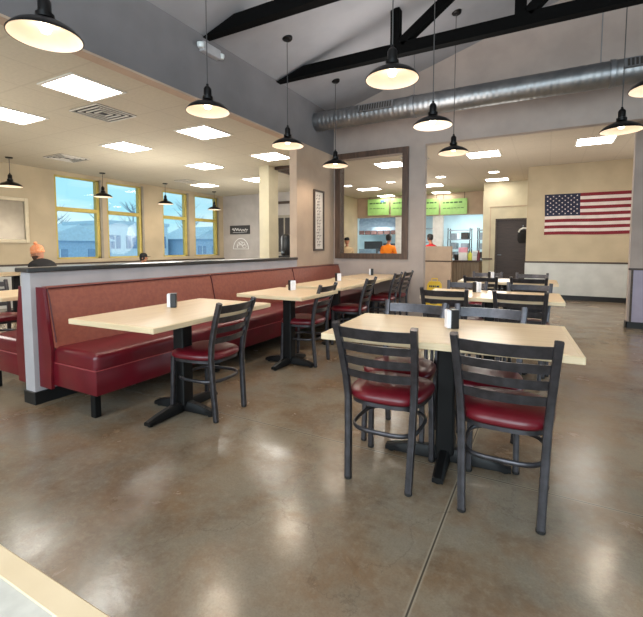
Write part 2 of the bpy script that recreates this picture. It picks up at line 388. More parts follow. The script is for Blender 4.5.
# walls behind and right of the camera, with storefront glazing
m = MB(); m.box(XL, XRW, YB-.15, YB, 0, .6).box(XL, XRW, YB-.15, YB, 3.35, 3.7).box(XL, -1.4, YB-.15, YB, 3.7, 5.1).box(4.1, XRW, YB-.15, YB, 3.7, 5.1).box(-1.4, 4.1, YB-.15, YB, 4.55, 5.1)  # upper gable opening is added for the clerestory fill
for a, b in ((XL, -8.5), (-5.2, -4.2), (-1.2, -.8), (2.6, 3.0), (5.4, XRW)): m.box(a, b, YB-.15, YB, .6, 3.35)
struct(m.build('wall_back', M['greige']), 'greige wall behind the camera with large windows', 'wall')
m = MB(); m.box(XRW, XRW+.15, YB, YF2, 0, .6).box(XRW, XRW+.15, YB, YF2, 2.75, 3.7)
for a, b in ((YB, -2.4), (.6, 1.0), (3.6, 4.0), (6.4, YF2)): m.box(XRW, XRW+.15, a, b, .6, 2.75)
m.box(XRW, XRW+.15, YF2, 15.2, 0, ZK+.08)
struct(m.build('wall_right', M['greige']), 'greige right wall with large windows', 'wall')
m = MB()
for a, b in ((-8.5, -5.2), (-4.2, -1.2), (-.8, 2.6), (3.0, 5.4)): m.box(a, b, YB-.08, YB-.075, .6, 3.35)
m.box(-1.4, 4.1, YB-.08, YB-.075, 3.7, 4.55)  # added clerestory pane, put in to go with the high fill lamp
struct(m.build('window_6', M['glass']), 'storefront glass behind the camera', 'window')
m = MB()
for a, b in ((-2.4, .6), (1.0, 3.6), (4.0, 6.4)): m.box(XRW+.07, XRW+.075, a, b, .6, 2.75)
struct(m.build('window_7', M['glass']), 'storefront glass on the right wall', 'window')
# interior window frame
m = MB(); f0, f1, g0, g1 = -3.41, -2.055, 1.02, 2.885
m.box(f0, f0+.10, YF-.03, YF2+.02, g0, g1).box(f1-.105, f1, YF-.03, YF2+.02, g0, g1).box(f0+.1, f1-.105, YF-.03, YF2+.02, g0, g0+.095).box(f0+.1, f1-.105, YF-.03, YF2+.02, g1-.095, g1)
struct(m.build('window_5', M['frame_wood']), 'brown wood framed interior window looking into the kitchen', 'window')
# kitchen shell
m = MB(); m.box(-9, -1.2, 18.6, 18.7, 0, 2.8).box(-9.1, -9, 15.35, 18.7, 0, 2.8).box(-1.2, -1.1, 15.2, 18.7, 0, 2.8).box(-9, -6.62, 15.36, 15.4, 0, 2.8)
struct(m.build('wall_kitchen', M['kitchen']), 'pale blue kitchen walls', 'wall')
struct(MB().box(-9.1, -1.1, 15.35, 18.7, 2.72, 2.8).build('ceiling', M['kceil']), 'pale blue white kitchen ceiling', 'ceiling')
struct(MB().box(-3.66, -3.3, 15.22, 15.4, 0, 2.36).box(-5.06, -4.78, 15.22, 15.4, 0, 2.36).build('wall_kitchen_pillar', M['white']), 'white pillars in the kitchen opening', 'wall')
# ------------------------------------------------------------------ trusses and duct
def truss(y, label):
    t = thing('roof_truss', label, 'roof truss', (0, y, 0), 0, 'black timber trusses under the vault')
    w = .055; zb = 3.555
    dep = .135; xa = XW + dep/SL
    xe = 2*XR - XW
    m = MB(); m.prism([(XW, zb), (xe, zb), (xe-dep/SL, zb+dep), (xa, zb+dep)], -w, w, 'y'); m.build('bottom_chord', M['truss'], t)
    for x in (-1.71, -.33, XR, 3.03, 4.41):
        MB().box(x-.055, x+.055, -w, w, zb+dep, zc(x)+.0).build('upright', M['truss'], t)
    for xa_, xb_ in ((-1.64, -.62), (-.26, 1.0), (2.96, 1.7), (4.34, 3.32)):
        z0, z1 = zb+dep, zc(xb_)-.02
        a = Vector((xa_, 0, z0)); b = Vector((xb_, 0, z1)); dd = (b-a).normalized(); n = Vector((-dd.z, 0, dd.x))*.05
        MB().prism([(a+n).xz, (b+n).xz, (b-n).xz, (a-n).xz], -w, w, 'y').build('diagonal_brace', M['truss'], t)
    return t
truss(3.65, 'black timber roof truss nearer the camera, crossing the top of the photo')
truss(5.08, 'black timber roof truss crossing just in front of the metal duct')

DY, DZ, DR = 6.2, 3.30, .15
t = thing('air_duct', 'round spiral galvanised metal air duct along the far wall', 'air duct', (0, DY, DZ))
m = MB(); n = 28; xs = [XW + i*.03 for i in range(int((5.9-XW)/.03))]
rings = []
for x in xs:
    ph = x/.11
    rings.append([(x, (DR + .0035*max(0, math.cos(2*PI*ph + 2*PI*k/n))**6)*math.cos(2*PI*k/n), (DR + .0035*max(0, math.cos(2*PI*ph+2*PI*k/n))**6)*math.sin(2*PI*k/n)) for k in range(n)])
m.loft(rings); m.build('duct_tube', M['duct'], t, True, 60)
for x in (-1.8, .62, 3.1):
    m = MB(); m.loft([[(x+dx, r*math.cos(2*PI*k/n), r*math.sin(2*PI*k/n)) for k in range(n)] for dx, r in ((-.03, DR+.002), (-.025, DR+.012), (.025, DR+.012), (.03, DR+.002))])
    m.build('duct_collar', M['duct_flange'], t, True, 30)
for x in (-1.8, .5, 2.9):
    MB().tube([(x, 0, DR), (x, 0, zc(x)-DZ)], .006, 6).build('hanger_rod', M['duct_flange'], t)
for x in (-2.35, 1.0, 3.4):
    m = MB(); rot = Rx(-.55)
    for dz0, dz1, dx0, dx1, mi, dd in ((-.06, .06, -.28, .28, 0, .02),):
        m.box(x+dx0, x+dx1, -.012, .012, dz0, dz1, rot=None)
    for k in range(13):
        m.mi = 1; xx = x-.24+k*.04
        m.box(xx-.012, xx+.012, -.016, -.011, -.045, .045)
    bmesh.ops.transform(m.bm, matrix=Matrix.Translation((0, -DR*.97-.004, DR*.28+.004)) @ Matrix.Rotation(-.28, 4, 'X'), verts=m.bm.verts)
    m.build('air_register', [M['duct_flange'], M['ventdark']], t)

# ------------------------------------------------------------------ pendants
def pendant(loc_z, height, r=.2, cordr=.005, proto=None):
    """origin at rim centre; height = distance from rim to ceiling"""
    k = r/.2
    t = bpy.data.objects.new('pendant_lamp', None); COL.objects.link(t); t.empty_display_size = .1
    prof = [(.2, 0), (.2, .006), (.188, .022), (.165, .045), (.13, .066), (.09, .082), (.055, .096), (.045, .112)]
    MB().lathe([(a*k, b*k) for a, b in prof] + [(.0, .112*k)], n=40).build('lamp_shade', M['black'], t, True, 50)
    inner = [(.194, .0), (.184, .018), (.161, .040), (.126, .061), (.086, .077), (.05, .09), (0, .095)]
    MB().lathe([(a*k, b*k) for a, b in inner], n=40).build('shade_lining', M['shade_in'], t, True, 60)
    MB().lathe([(0, .110*k), (.05*k, .110*k), (.05*k, .135*k), (.036*k, .14*k), (.036*k, .205*k), (.028*k, .22*k), (.012*k, .235*k), (.012*k, .25*k), (0, .25*k)], n=24).build('lamp_socket', M['black'], t, True, 40)
    MB().lathe([(0, .022*k), (.022*k, .028*k), (.034*k, .05*k), (.026*k, .075*k), (.015*k, .094*k)], n=20).build('light_bulb', M['bulb'], t, True, 80)
    MB().tube([(0, 0, .245*k), (0, 0, height-.01)], cordr, 6).build('lamp_cord', M['cord'], t, True)
    MB().lathe([(0, height-.022), (.05*k, height-.022), (.062*k, height-.012), (.065*k, height+.02), (0, height+.02)], n=24).build('ceiling_canopy', M['black'], t, True, 40)
    return t
def plight(x, y, z, e=17, r=.06):
    l = bpy.data.lights.new('pendant_bulb_light', 'SPOT'); l.energy = e; l.color = (1, .84, .66); l.shadow_soft_size = r
    l.spot_size = math.radians(155); l.spot_blend = .6
    o = bpy.data.objects.new('pendant_bulb_light', l); o.location = (x, y, z); COL.objects.link(o)
ZP = 2.47
rows = [
 (-2.675, 1.485, 'black dome pendant lamp largest and nearest, at the top left corner'),
 (-2.80, 2.97, 'black dome pendant lamp hanging in front of the white emergency light box'),
 (-2.865, 4.42, 'black dome pendant lamp over the booth tables, third of the row along the soffit'),
 (-2.91, 5.83, 'small black dome pendant lamp at the corner of the wood framed interior window'),
 (-1.06, 3.07, 'black dome pendant lamp hanging near the truss uprights above the nearest table'),
 (-1.08, 4.41, 'black dome pendant lamp below the duct, middle of the centre row'),
 (-1.14, 5.80, 'black dome pendant lamp at the wide opening, farthest of the centre row'),
 (.735, 4.24, 'black dome pendant lamp cut by the right edge of the photo'),
 (.66, 5.56, 'black dome pendant lamp at upper right in front of the opening header'),
]
for x, y, lab in rows:
    t = pendant(0, zc(x)-ZP, .2); t.location = (x, y, ZP); tag(t, lab, 'pendant lamp', 'black dome pendants in the dining room')
    plight(x, y, ZP+.0)
for y, lab in ((4.18, 'small black dome pendant over the beige wall left of the windows'), (6.04, 'small black dome pendant between the first two windows'),
               (7.80, 'small black dome pendant before the third window'), (9.64, 'small black dome pendant at the farthest window by the sign wall')):
    t = pendant(0, ZL-2.36, .2); t.location = (-8.9, y, 2.36); tag(t, lab, 'pendant lamp', 'black dome pendants in the side room')
    plight(-8.9, y, 2.36, 6)

# ------------------------------------------------------------------ ceiling troffers, downlights, vents
def troffer(x, y, z, sx, sy, label, group):
    t = thing('ceiling_light', label, 'ceiling light', (x, y, z), 0, group)
    m = MB(); w = .03
    m.box(-sx/2, sx/2, -sy/2, -sy/2+w, -.012, .01).box(-sx/2, sx/2, sy/2-w, sy/2, -.012, .01).box(-sx/2, -sx/2+w, -sy/2+w, sy/2-w, -.012, .01).box(sx/2-w, sx/2, -sy/2+w, sy/2-w, -.012, .01)
    m.build('light_frame', M['lightframe'], t)
    MB().box(-sx/2+w, sx/2-w, -sy/2+w, sy/2-w, -.008, .0).build('light_lens', M['light'], t)
G = 'square ceiling lights in the side room'
for x, y, s, lab in (
 (-4.37, 2.78, .6, 'large square ceiling light nearest the soffit at upper left, beside a vent'),
 (-6.07, 2.90, .6, 'square ceiling light cut by the left edge of the photo'),
 (-6.24, 4.70, .6, 'square ceiling light left of the first three pendants, before the windows'),
 (-4.48, 4.66, .6, 'square ceiling light just under the second pendant of the soffit row'),
 (-6.29, 6.55, .6, 'square ceiling light in the middle of the side room ceiling'),
 (-4.54, 6.45, .6, 'square ceiling light directly above the cream column'),
 (-8.2, 8.53, .6, 'small far square ceiling light above the last windows'),
 (-6.37, 8.45, .6, 'small far square ceiling light left of the cream column')):
    troffer(x, y, ZL, s, s, lab, G)
G = 'long ceiling lights in the counter area'
for x, y, sx, sy, lab in (
 (-1.21, 9.23, .66, .62, 'ceiling light in the opening just right of the farthest centre pendant'),
 (.70, 9.02, .62, .62, 'bright ceiling light in the opening behind the right hand pendant'),
 (-1.30, 12.8, .62, .5, 'small ceiling light above the cream door wall'),
 (-3.15, 13.0, .62, .6, 'ceiling light left in the opening beside the pier'),
 (-3.3, 14.85, .62, .5, 'ceiling light just above the right menu boards'),
 (-3.24, 9.35, .66, .66, 'largest ceiling light seen through the wood framed window'),
 (-5.2, 12.9, .75, .5, 'middle ceiling light seen through the wood framed window'),
 (-5.3, 14.85, .62, .5, 'farthest ceiling light above the left menu boards, through the framed window')):
    troffer(x, y, ZK, sx, sy, lab, G)
for x, y, lab in ((-2.6, 11.6, 'round recessed downlight right of the pier'), (-1.25, 11.5, 'round recessed downlight near the cream door wall'),
                  (-4.08, 11.8, 'round recessed downlight at the right inside the framed window'), (-5.5, 11.9, 'round recessed downlight at the left inside the framed window')):
    t = thing('downlight', lab, 'ceiling light', (x, y, ZK), 0, 'round downlights in the counter area')
    MB().lathe([(.12, .004), (.135, -.012), (.15, -.008), (.15, .005)], n=24).build('downlight_trim', M['lightframe'], t, True)
    MB().lathe([(0, -.004), (.12, -.004), (.12, .004)], n=24).build('downlight_lens', M['light'], t)
for x, y, z, s, lab in ((-4.94, 3.40, ZL, .54, 'square four-way ceiling vent beside the nearest square ceiling light'),
                  (-8.0, 4.73, ZL, .56, 'ceiling vent above the beige wall at left'),
                  (-8.1, 7.80, ZL, .45, 'far ceiling vent above the third window'),
                  (-2.55, 8.9, ZK, .5, 'ceiling vent beside the pier in the counter area')):
    t = thing('ceiling_vent', lab, 'ceiling vent', (x, y, z), 0, 'ceiling air vents')
    MB().box(-s/2, s/2, -s/2, s/2, -.004, .004).build('vent_backing', M['ventdark'], t)
    m = MB()
    for k in range(4):
        a = s/2 - k*s/8.4; w = s/40
        m.box(-a, a, -a, -a+w, -.016, -.004).box(-a, a, a-w, a, -.016, -.004).box(-a, -a+w, -a+w, a-w, -.016, -.004).box(a-w, a, -a+w, a-w, -.016, -.004)
    m.build('vent_louvres', M['vent'], t)

# emergency light box on the soffit
t = thing('emergency_light', 'white emergency light box with lamp heads high on the grey soffit', 'emergency light', (XW, 3.68, 3.43))
MB().box(-.004, .07, -.14, .14, -.05, .055, .012, seg=2).build('lamp_case', M['exitbox'], t)
for y in (-.16, .16):
    MB().lathe([(0, -.03), (.03, -.03), (.042, .0), (.042, .02), (0, .02)], (.045, y, 0), 16).build('lamp_head', M['lense'], t, True, 40)

# ------------------------------------------------------------------ booths
def sdome(x0, x1, y0, y1, z0, z1, bev): return MB().box(x0, x1, y0, y1, z0, z1, bev, seg=4)
def booth_profile_bm(y0, y1, poly):
    m = MB(); m.prism(poly, y0, y1, 'y'); return m
def booth(origin, flip, ylen, seams, label, mirror_z=None):
    t = thing('booth_bench', label, 'booth seat', origin, PI if flip else 0)
    # local: back plane x=0, seat faces +x; y from 0..ylen (if flipped goes -y)
    s = -1 if flip else 1
    Y = lambda a, b: (min(s*a, s*b), max(s*a, s*b))
    y0, y1 = Y(0, ylen)
    # padded seat
    yy0, yy1 = Y(.02, ylen)
    o = MB().box(.16, .69, yy0, yy1, .31, .468, .045, seg=5).build('seat', M['vinyl'], t, True, 60)
    MB().box(.165, .689, yy0+.001, yy1-.001, .165, .36, .008, seg=2).build('seat_base', M['vinyl'], t, True, 40)
    MB().tube([(.69, yy0 if s > 0 else yy1, .345), (.69, yy1 if s > 0 else yy0, .345)], .005, 6).tube([(.2, yy0 if s > 0 else yy1, .345), (.69, yy0 if s > 0 else yy1, .345)], .005, 6).build('seat_piping', M['vinyl_seam'], t)
    # end panel with sloping front
    e0, e1 = Y(0, .025)
    MB().prism([(.012, .14), (.165, .14), (.185, .44), (.105, .915), (.012, .915)], e0, e1, 'y').build('end_panel', M['vinyl'], t)
    cuts = [.025] + seams + [ylen]
    for a, b in zip(cuts, cuts[1:]):
        a0, b0 = Y(a+.004, b-.004)
        m = MB(); m.prism([(.02, .45), (.20, .45), (.197, .50), (.165, .66), (.122, .86), (.105, .905), (.07, .918), (.02, .918)], a0, b0, 'y')
        es = [e for e in m.bm.edges if all(abs(v.co.y-a0) < 1e-5 or abs(v.co.y-b0) < 1e-5 for v in e.verts) and abs(e.verts[0].co.y-e.verts[1].co.y) < 1e-6]
        bmesh.ops.bevel(m.bm, geom=es, offset=.014, segments=3, affect='EDGES', profile=.5)
        c = m.build('back_cushion', M['vinyl_back'], t, True, 40)
        MB().tube([(.112, a0+.012, .909), (.112, b0-.012, .909)], .006, 6).tube([(.2, a0+.003, .5), (.125, a0+.003, .86), (.108, a0+.003, .905)], .005, 6).build('cushion_piping', M['piping'], c)
    k = max(2, round(ylen/1.3))
    for i in range(k+1):
        yc = s*(.05 + i*(ylen-.12)/k)
        for x in ((.12, .63) if i else (.63,)):
            MB().box(x-.025, x+.025, yc-.025, yc+.025, 0, .17, .004).build('booth_leg', M['blackmatte'], t)
    return t
BL = YF - 1.75 - .01
booth((XW, 1.75, 0), False, BL, [1.78, 3.5], 'long burgundy booth bench with terracotta back running along the half wall')
booth((XW2, 1.75, 0), True, 3.6, [1.8], 'burgundy booth bench on the window side of the half wall, at the left edge')

# ------------------------------------------------------------------ tables
def table(L, W, loc, rz, label, group, foot=(.345, .28)):
    t = thing('dining_table', label, 'table', loc, rz, group)
    MB().box(-L/2+.022, L/2-.022, -W/2+.022, W/2-.022, .728, .7605).build('tabletop', M['maple'], t)
    m = MB(); e = .022
    m.box(-L/2, L/2, -W/2, -W/2+e, .726, .760, .003).box(-L/2, L/2, W/2-e, W/2, .726, .760, .003).box(-L/2, -L/2+e, -W/2+e, W/2-e, .726, .760, .003).box(L/2-e, L/2, -W/2+e, W/2-e, .726, .760, .003)
    m.build('edge_band', M['maple_edge'], t)
    MB().box(-.26, .26, -.2, .2, .705, .728, .004).build('mounting_plate', M['iron'], t)
    MB().box(-.05, .05, -.05, .05, .05, .706, .012, seg=2).build('column', M['iron'], t)
    for dx, dy in ((1, 0), (-1, 0), (0, 1), (0, -1)):
        ln = foot[0] if dx else foot[1]
        rings = []
        for q in range(7):
            f = q/6; d = .03 + (ln-.03)*f; h = .07 - .042*f*f; w = .031 - .003*f; z0 = .012
            a = []
            for (u, v) in ((-w, z0), (w, z0), (w, z0+h*.7-.0), (w*.6, z0+h), (-w*.6, z0+h), (-w, z0+h*.7)):
                a.append((dx*d - dy*u, dy*d + dx*u, v))
            rings.append(a)
        m = MB(); m.loft(rings); f = m.build('base_foot', M['iron'], t, True, 40)
        MB().lathe([(0, 0), (.018, 0), (.018, .014), (0, .014)], (dx*(ln-.03), dy*(ln-.03), 0), 12).build('foot_glide', M['iron'], f)
    return t
GT = 'maple topped dining tables'
R90 = PI/2
TR = [(-.475, 2.37, math.radians(4)), (-.47, 4.37, math.radians(2)), (-.47, 6.33, math.radians(1))]
tR = table(1.22, .76, (TR[0][0], TR[0][1], 0), TR[0][2], 'maple topped table nearest the camera with four chairs around it', GT)
dup(tR, (TR[1][0], TR[1][1], 0), TR[1][2], 'maple topped table right behind the nearest table, second of the centre row')
dup(tR, (TR[2][0], TR[2][1], 0), TR[2][2], 'maple topped table at the wide opening, farthest of the centre row')
tL = dup(tR, (-2.355, 2.19, 0), R90+math.radians(2.5), 'maple topped table nearest along the booth, in front of its near end')
tS = table(.76, .76, (-2.34, 3.62, 0), 0, 'square maple topped table, second along the booth', GT, (.29, .29))
dup(tR, (-2.42, 4.87, 0), R90, 'maple topped table, third along the booth from the camera')
dup(tR, (-2.46, 6.19, 0), R90, 'maple topped table at the far end of the booth under the framed window')
dup(tS, (-4.72, 2.30, 0), 0, 'maple topped table behind the half wall at the left edge')
dup(tS, (-7.0, 1.9, 0), 0, 'maple topped table deep in the side room at the left edge')
dup(tR, (-8.5, 4.0, 0), R90, 'maple topped table where the person in the orange hat sits')

# ------------------------------------------------------------------ chairs
def chair_proto():
    t = thing('dining_chair', '', 'chair')
    HB = .845
    def post(s):
        pts = [(s*.163, -.195, .012), (s*.170, -.178, .25), (s*.176, -.17, .44), (s*.183, -.185, .56), (s*.192, -.222, .70), (s*.201, -.272, HB)]
        m = MB(); m.tube(pts, .0178, 16, sx=1.0, sy=.95, sq=True); return m, pts
    for s in (-1, 1):
        m, pts = post(s)
        o = m.build('leg', M['chair'], t, True, 50)
        MB().lathe([(.0, 0), (.017, 0), (.02, .004), (.02, .016), (0, .016)], (s*.163, -.195, 0), 12).build('leg_glide', M['glide'], o)
        m = MB(); m.tube([(s*.185, .185, .012), (s*.182, .178, .25), (s*.178, .172, .435)], .0155, 16, sq=True)
        o = m.build('leg', M['chair'], t, True, 50)
        MB().lathe([(.0, 0), (.016, 0), (.019, .004), (.019, .016), (0, .016)], (s*.185, .185, 0), 12).build('leg_glide', M['glide'], o)
    _, pl = post(-1)
    def at_z(z):
        for a, b in zip(pl, pl[1:]):
            if a[2] <= z <= b[2]:
                f = (z-a[2])/(b[2]-a[2]); return abs(a[0]+(b[0]-a[0])*f), a[1]+(b[1]-a[1])*f
        return abs(pl[-1][0]), pl[-1][1]
    for zc_, hh in ((.797, .056), (.722, .042), (.648, .042), (.574, .042)):
        rings = []
        K = 14
        for i in range(K+1):
            u = -1 + 2*i/K; bow = .032*(1-u*u); r = []
            for dz, th in ((-hh/2, -.004), (hh/2, -.004), (hh/2, .004), (-hh/2, .004)):
                X, Y_ = at_z(zc_+dz); r.append((u*(X-.008), Y_ - bow + th, zc_+dz))
            rings.append(r)
        m = MB(); m.loft(rings); m.build('back_slat', M['chair'], t, True, 30)
    # seat pan outline: narrow at the rear, wide and rounded at the front
    def outline(k, inset):
        a = 2*PI*k/40; c, s_ = math.cos(a), math.sin(a); e = .62
        x = abs(c)**e*(1 if c > 0 else -1); y = abs(s_)**e*(1 if s_ > 0 else -1)
        w = .211 + .016*y - inset
        return x*w, y*(.213-inset) + .014
    m = MB(); rings = []
    for ins, z in ((.03, .428), (.006, .432), (0, .445), (.002, .462), (.014, .476), (.04, .486), (.09, .492), (.15, .494)):
        rings.append([(*outline(k, ins), z) for k in range(40)])
    m.loft(rings); m.build('seat', M['vinyl'], t, True, 60)
    m = MB(); m.loft([[(*outline(k, .012), z) for k in range(40)] for z in (.408, .428)]); m.build('seat_frame', M['chair'], t, True, 40)
    # hoop stretcher inside the legs
    m = MB(); pts = []
    for k in range(33):
        a = 2*PI*k/32; c, s_ = math.cos(a), math.sin(a)
        pts.append(((abs(c)**.6*(1 if c > 0 else -1))*.176, (abs(s_)**.6*(1 if s_ > 0 else -1))*.184, .275))
    m.tube(pts, .0115, 8, caps=False, sx=.8, sy=1.1); m.build('hoop_stretcher', M['chair'], t, True, 60)
    return t
chairs = [
 (-.15, 2.135, math.radians(1), 'ladder-back metal chair in front at the right, its back to the camera'),
 (-.725, 2.135, math.radians(0), 'ladder-back metal chair in front at the left, its back to the camera'),
 (-.30, 2.585, PI+math.radians(2), 'ladder-back metal chair across the nearest table at its right, facing the camera'),
 (-.795, 2.565, PI-math.radians(1), 'ladder-back metal chair across the nearest table at its left, facing the camera'),
 (-.83, 4.14, math.radians(2), 'ladder-back metal chair on the near side of the second centre table, left one'),
 (-.185, 4.15, math.radians(-1), 'ladder-back metal chair on the near side of the second centre table, right one'),
 (-.77, 4.58, PI, 'ladder-back metal chair on the far side of the second centre table, left one'),
 (-.15, 4.60, PI, 'ladder-back metal chair on the far side of the second centre table, right one'),
 (-.76, 6.08, 0, 'ladder-back metal chair on the near side of the farthest centre table, left one'),
 (-.19, 6.09, 0, 'ladder-back metal chair on the near side of the farthest centre table, right one'),
 (-.79, 6.55, PI, 'ladder-back metal chair on the far side of the farthest centre table, left one'),
 (-.18, 6.55, PI, 'ladder-back metal chair on the far side of the farthest centre table, right one'),
 (-2.195, 2.29, R90+math.radians(3), 'ladder-back metal chair at the nearest booth table, facing the booth'),
 (-2.245, 3.79, R90+math.radians(4), 'ladder-back metal chair at the square second booth table'),
 (-2.17, 4.80, R90+math.radians(6), 'ladder-back metal chair at the third booth table'),
 (-2.20, 5.98, R90+math.radians(4), 'nearer of two ladder-back metal chairs at the farthest booth table'),
 (-2.19, 6.50, R90, 'farther of two ladder-back metal chairs at the farthest booth table'),
 (-5.27, 2.30, -R90, 'dark ladder-back chair at the table behind the half wall end, left edge'),
 (-6.45, 1.9, R90, 'dark ladder-back chair deep in the side room at the left edge'),
 (-7.66, 4.12, R90, 'dark ladder-back chair under the person in the orange hat'),
]
ch0 = chair_proto()
GC = 'ladder-back chairs with burgundy seats'
for i, (x, y, rz, lab) in enumerate(chairs):
    if i == 0:
        ch0.location = (x, y, 0); ch0.rotation_euler = (0, 0, rz); tag(ch0, lab, 'chair', GC)
    else: dup(ch0, (x, y, 0), rz, lab)

# ------------------------------------------------------------------ napkin holders
def napkin_proto():
    t = thing('napkin_dispenser', '', 'napkin dispenser')
    MB().box(-.032, .012, -.03, .03, 0, .108, .005, seg=2).build('dispenser_case', M['holder'], t)
    MB().box(.012, .036, -.028, .028, .003, .105, .003).build('napkin_stack', M['napkin'], t)
    return t
nk = napkin_proto(); GN = 'napkin dispensers on the tables'
ZT = .7605
for i, (x, y, rz, lab) in enumerate([
 (-.462, 2.42, math.radians(-152), 'black and white napkin dispenser on the table nearest the camera'),
 (-.62, 4.50, math.radians(-25), 'napkin dispenser on the second centre table'),
 (-.70, 6.45, math.radians(-25), 'napkin dispenser on the farthest centre table'),
 (-2.52, 2.25, math.radians(-140), 'napkin dispenser on the nearest booth table'),
 (-2.40, 3.77, math.radians(-25), 'napkin dispenser on the square booth table'),
 (-2.50, 5.10, math.radians(-25), 'napkin dispenser on the third booth table'),
 (-2.56, 6.48, math.radians(-152), 'napkin dispenser on the farthest booth table'),
 (-8.5, 3.6, 0, 'napkin dispenser on the table deep in the side room')]):
    if i == 0: nk.location = (x, y, ZT); nk.rotation_euler = (0, 0, rz); tag(nk, lab, 'napkin dispenser', GN)
    else: dup(nk, (x, y, ZT), rz, lab)

# near table corner at the bottom left
t = thing('dining_table', 'pale topped table with wood edge band cut off at the bottom left corner', 'table', (-.95, -.08, 0))
MB().box(-.55, .62, -.36, .355, .726, .7605).build('tabletop', M['paletop'], t)
MB().box(-.55, .62, .349, .385, .722, .762, .003).box(-.55, .62, -.39, -.36, .722, .762, .003).box(-.58, -.55, -.39, .385, .722, .762, .003).box(.62, .65, -.39, .385, .722, .762, .003).build('edge_band', M['maple_edge'], t)
MB().box(-.05, .05, -.05, .05, .05, .726, .012, seg=2).build('column', M['iron'], t)
for dx, dy in ((1, 0), (-1, 0), (0, 1), (0, -1)):
    m = MB(); ln = .36 if dx else .28
    m.loft([[(dx*d-dy*u, dy*d+dx*u, v) for u, v in ((-.034, 0), (.034, 0), (.028, h), (-.028, h))] for d, h in ((.03, .09), (ln*.6, .06), (ln, .035))])
    m.build('base_foot', M['iron'], t)

# ------------------------------------------------------------------ wall things
# flag
fx0, fx1, fz0, fz1 = -.075, 1.70, 1.515, 2.452
m = MB(); NX = 40; W = fx1-fx0; H = fz1-fz0
def fp(u, v, off=0.):
    return (fx0+W*u + .008*math.sin(v*5)*(1-u), 11.1985 - .014*math.sin(u*6+v)**2*min(1, u*4) - off, fz0 + H*v + .006*math.sin(u*8)*(1-v))
for s_ in range(13):
    v0, v1 = s_/13, (s_+1)/13; mi = 0 if s_ % 2 == 0 else 1
    for i in range(NX):
        u0, u1 = i/NX, (i+1)/NX
        k = 2 if (s_ >= 6 and u1 <= .4001) else mi
        m.face([fp(u0, v0), fp(u1, v0), fp(u1, v1), fp(u0, v1)], k)
for r in range(9):
    nst = 6 if r % 2 == 0 else 5
    for c in range(nst):
        u = .4*((c*2+1 if r % 2 == 0 else c*2+2))/12; v = 6/13 + (7/13)*(r+1)/10
        R = .021; pts = []
        for q in range(10):
            a = PI/2 + q*PI/5; rr = R if q % 2 == 0 else R*.45
            pts.append(fp(u + rr*math.cos(a)/W, v + rr*math.sin(a)/H, .003))
        m.face(pts, 1)
o = m.build('american_flag', [M['flag_red'], M['flag_white'], M['flag_blue']])
tag(o, 'large United States flag hung flat on the beige wall', 'flag')
# vertical framed sign on the full wall
t = thing('framed_picture', 'tall narrow framed vertical sign on the wall beyond the booths', 'framed picture', (XW, 6.26, 1.675))
hy, hz = .175, .51; w = .03
m = MB(); m.box(0, .03, -hy, -hy+w, -hz, hz).box(0, .03, hy-w, hy, -hz, hz).box(0, .03, -hy+w, hy-w, -hz, -hz+w).box(0, .03, -hy+w, hy-w, hz-w, hz); m.build('picture_frame', M['brown_trim'], t)
m = MB(); m.box(.004, .012, -hy+w, hy-w, -hz+w, hz-w); m.mi = 1
rnd = random.Random(3)
z = hz-.09
while z > -hz+.07:
    for k in range(2):
        y = -.07 + k*.07 + rnd.uniform(-.01, .03); a = rnd.uniform(-.5, .5)
        m.box(.012, .0135, y, y+rnd.uniform(.03, .06), z, z+.008, rot=Rx(a))
        m.box(.012, .0135, y, y+.009, z-.025, z+.01, rot=Rx(a))
    z -= .052
m.build('print', [M['artpaper'], M['artink']], t)
# script sign and arched wire sign on the side room far wall
t = thing('wall_sign', 'dark rectangular sign with white script on the far side room wall', 'sign', (-8.79, YLF, 1.79))
MB().box(-.41, .41, -.025, 0, -.14, .14, .004).build('sign_board', M['signdark'], t)
pts = []
for k in range(60):
    u = k/59; pts.append((-.30 + .62*u, -.028, .015*math.sin(u*7) + .045*math.sin(u*38)*(1-.4*u)))
MB().tube(pts, .009, 6).tube([(-.28, -.028, -.08), (0, -.028, -.092), (.30, -.028, -.07)], .006, 6).build('script', M['signwhite'], t)
t = thing('wall_sign', 'white arched wire emblem below the dark script sign', 'sign', (-8.76, YLF, 1.17))
m = MB()
m.tube([(.31*math.cos(PI*k/24), -.015, .34*math.sin(PI*k/24)) for k in range(25)], .012, 6)
m.tube([(-.31, -.015, 0), (.31, -.015, 0)], .010, 6)
for a in (.5, 1.05, 1.57, 2.1, 2.64):
    c = (.15*math.cos(a), .17*math.sin(a))
    m.tube([(c[0]*1.1 + .085*math.cos(q*2*PI/14)*math.sin(a+.6), -.015, c[1]*1.1 + .055*math.sin(q*2*PI/14)) for q in range(15)], .008, 5, caps=False)
m.build('emblem', M['signwhite'], t)
# mirror on the left wall
t = thing('wall_mirror', 'cream framed wall mirror at the left edge', 'mirror', (XL, 4.15, 1.77))
m = MB(); a, b, w = .60, .46, .07
m.box(0, .05, -a, -a+w, -b, b, .006).box(0, .05, a-w, a, -b, b, .006).box(0, .05, -a+w, a-w, -b, -b+w, .006).box(0, .05, -a+w, a-w, b-w, b, .006); m.build('mirror_frame', M['mirrorframe'], t)
MB().box(.005, .015, -a+w, a-w, -b+w, b-w).build('mirror_glass', M['mirror'], t)

